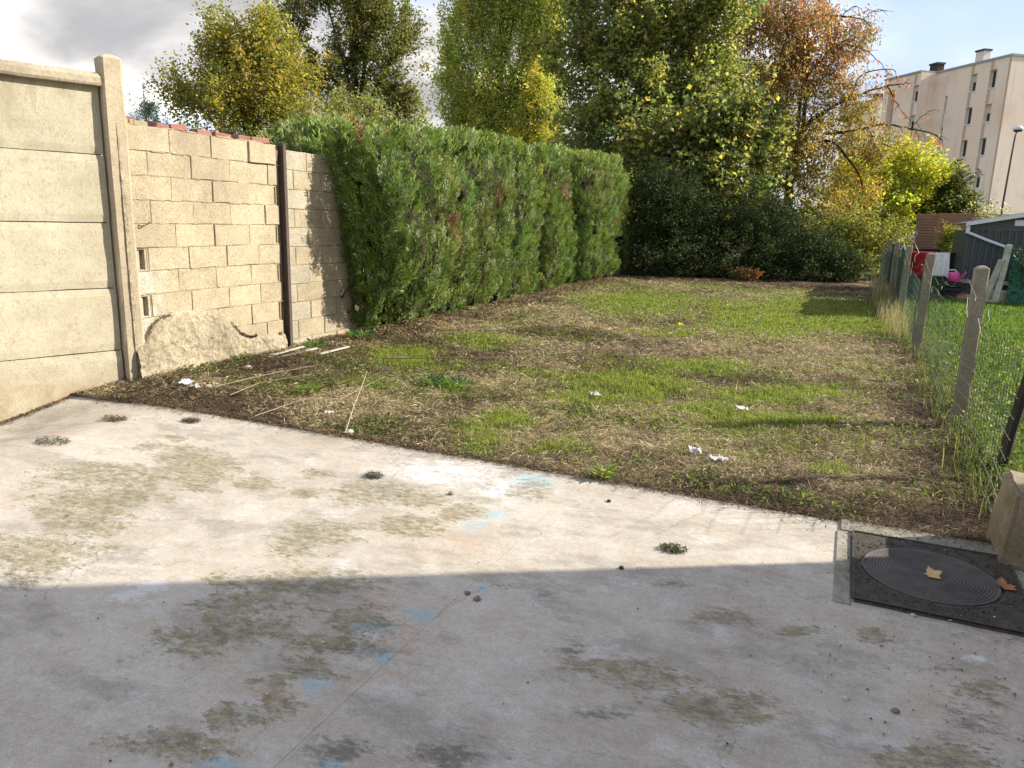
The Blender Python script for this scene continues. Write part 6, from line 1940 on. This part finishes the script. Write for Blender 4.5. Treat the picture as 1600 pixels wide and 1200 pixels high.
for (a, b) in ((1.25, 1.92), (3.17, 3.84)):
    zz0 = ZT - 0.05
    for z0, z1 in wz:
        strip(K, D_, nA, a + 0.36, b, z1 + 0.06, zz0)
        zz0 = z0 - 0.10
strip(K, D_, nA, 6.2, 6.34, 3.0, 6.38)
strip(K, D_, nA, 6.2, 6.34, 7.72, 8.98)
strip(K, D_, nA, 6.2, 6.34, 10.32, 11.50)
for z0, z1 in ((14.05, 14.9), (11.55, 12.5), (9.0, 10.0)):
    strip(R_, D_, nA, 0.45, 0.78, z0, z1)
bl_ = [0.0, 0.45, 0.0, 0.3, 0, 0.4, 0.0, 0.0, 0.5, 0.2]
for i, o_ in enumerate(opA):
    window(apt, K, D_, nA, o_[0], o_[1], o_[2], o_[3], o_[4], bl_[i % 10])
for o_ in opA2:
    window(apt, K, D_, nA, o_[0], o_[1], o_[2], o_[3], o_[4])
for i, o_ in enumerate(opC):
    window(apt, R_, D_, nA, o_[0], o_[1], o_[2], o_[3], o_[4], 0.3)
P0 = R_ - nA * 0.6
mb = MB()
ce = P0 + D_ * 3.45
mb.obox((ce.x, ce.y, 8.0), D_ * 0.449, nA * 0.01, (0, 0, 5.99))
mb.build("recess_back", M["strip"], apt)
# roof slab and trim
mb = MB()
fp = [K, K + N_ * 12, K + N_ * 12 + D_ * 12.16, R_ + D_ * 4.55, R_, Q_]
cen = K + N_ * 6 + D_ * 6
def grow(p, g):
    v = (p - cen)
    return p + v.normalized() * g
mb.v = [(grow(p, 0.10).x, grow(p, 0.10).y, ZT + 0.003) for p in fp] + [(grow(p, 0.10).x, grow(p, 0.10).y, ZT + 0.17) for p in fp]
nf = len(fp)
mb.f = [tuple(range(nf))[::-1], tuple(range(nf, 2 * nf))] + [(k, (k + 1) % nf, nf + (k + 1) % nf, nf + k) for k in range(nf)]
mb.build("roof_edge", M["rooftrim"], apt)
for (P, w_, h0, h1, mt) in ((K + D_ * 9.2 + N_ * 1.2, 0.45, ZT, 16.0, "darkstone"), (K + D_ * 4.6 + N_ * 1.6, 0.42, ZT, 16.25, "shutter")):
    ch = MB().obox((P.x, P.y, (h0 + h1) / 2 + 0.1), D_ * w_, N_ * w_ * 0.8, (0, 0, (h1 - h0) / 2 - 0.07)).build("chimney", M[mt], apt)
    cp = MB().obox((P.x, P.y, h1 + 0.11), D_ * (w_ + 0.08), N_ * (w_ * 0.8 + 0.08), (0, 0, 0.07)).build("cap", M["blackplastic"])
    cp.parent = ch
# thin rain pipe down the corner
pk = K + D_ * 0.05 - N_ * 0.06
MB().tube([(pk.x, pk.y, 0), (pk.x, pk.y, ZT)], 0.045, 6).build("downpipe", M["strip"], apt)

# distant second block
a2 = empty("apartment_building", (1.5, 131, 0), "distant pale block glimpsed through the cherry branches", "building")
K2 = Vector((1.2, 128.5, 0))
mb, mbs = MB(), MB()
op2 = [(0.5 + 2.6 * i, 1.7 + 2.6 * i, 3.2 + 2.7 * k, 4.6 + 2.7 * k, 0.25) for i in range(3) for k in range(6)]
facade(mb, mb, K2, D_, nA, 8.0, -0.3, 20.3, op2)
for (P0, d, wdt) in ((K2, N_, 12), (K2 + D_ * 8, N_, 12), (K2 + N_ * 12, D_, 8)):
    a, b = P0, P0 + d * wdt
    mb.add([(a.x, a.y, -0.3), (b.x, b.y, -0.3), (b.x, b.y, 20.3), (a.x, a.y, 20.3)], [(0, 1, 2, 3)])
c2 = K2 + N_ * 6 + D_ * 4
mb.build("wall", M["facade"], a2)
MB().obox((c2.x, c2.y, 20.42), D_ * 4.1, N_ * 6.1, (0, 0, 0.11)).build("roof_edge", M["rooftrim"], a2)
for o_ in op2:
    window(a2, K2, D_, nA, o_[0], o_[1], o_[2], o_[3], o_[4])
p2 = K2 + D_ * 3 + N_ * 2
ch = MB().obox((p2.x, p2.y, 21.1), D_ * 0.5, N_ * 0.5, (0, 0, 0.55)).build("chimney", M["darkstone"], a2)

# street lamp
lp = empty("street_lamp", (8.17, 55.5, 0), "slim street lamp with a white head in front of the apartment block", "street lamp")
MB().tube([(8.17, 55.6, 0), (8.22, 55.8, 3.5), (8.30, 56.1, 6.3), (8.37, 56.4, 7.3), (8.47, 56.7, 7.68)], [0.075, 0.06, 0.05, 0.045, 0.04], 8).build("pole", M["rusty"], lp)
MB().lathe([(0.0, 0.26), (0.16, 0.24), (0.27, 0.14), (0.29, 0.04), (0.25, 0.0)], 16, (8.52, 56.8, 7.68)).build("head", M["whitemetal"], lp, smooth=True)
MB().lathe([(0.24, 0.0), (0.22, -0.09), (0.0, -0.12)], 16, (8.52, 56.8, 7.676)).build("lens", M["glass"], lp, smooth=True)

# ------------------------------------------------------------------ house to the right, whose corner shades the patio
hs = empty("house", (6.5, -0.6, 0), "cream rendered neighbouring house to the right of the patio, its corner shading it", "house")
hx0, hy1, hz = 3.0, 5.15, 3.92
mb, mbs = MB(), MB()
hK = Vector((hx0, hy1, 0))
hd, hn = Vector((0, -1, 0)), Vector((-1, 0, 0))
oph = [(1.6, 2.8, 0.9, 2.1, 0.2), (5.0, 6.2, 0.9, 2.1, 0.2)]
facade(mb, mb, hK, hd, hn, 11.0, -0.2, hz, oph)
for (p, q2) in (((hx0, hy1), (hx0 + 7, hy1)), ((hx0, hy1 - 11), (hx0 + 7, hy1 - 11)), ((hx0 + 7, hy1 - 11), (hx0 + 7, hy1))):
    mb.add([(p[0], p[1], -0.2), (q2[0], q2[1], -0.2), (q2[0], q2[1], hz), (p[0], p[1], hz)], [(0, 1, 2, 3)])
mb.build("wall", M["panel"], hs)
for o_ in oph:
    window(hs, hK, hd, hn, *o_)
MB().box(hx0 - 0.02, hx0 + 7.02, hy1 - 11.02, hy1 + 0.02, hz + 0.003, hz + 0.12).build("roof", M["rooftrim"], hs)
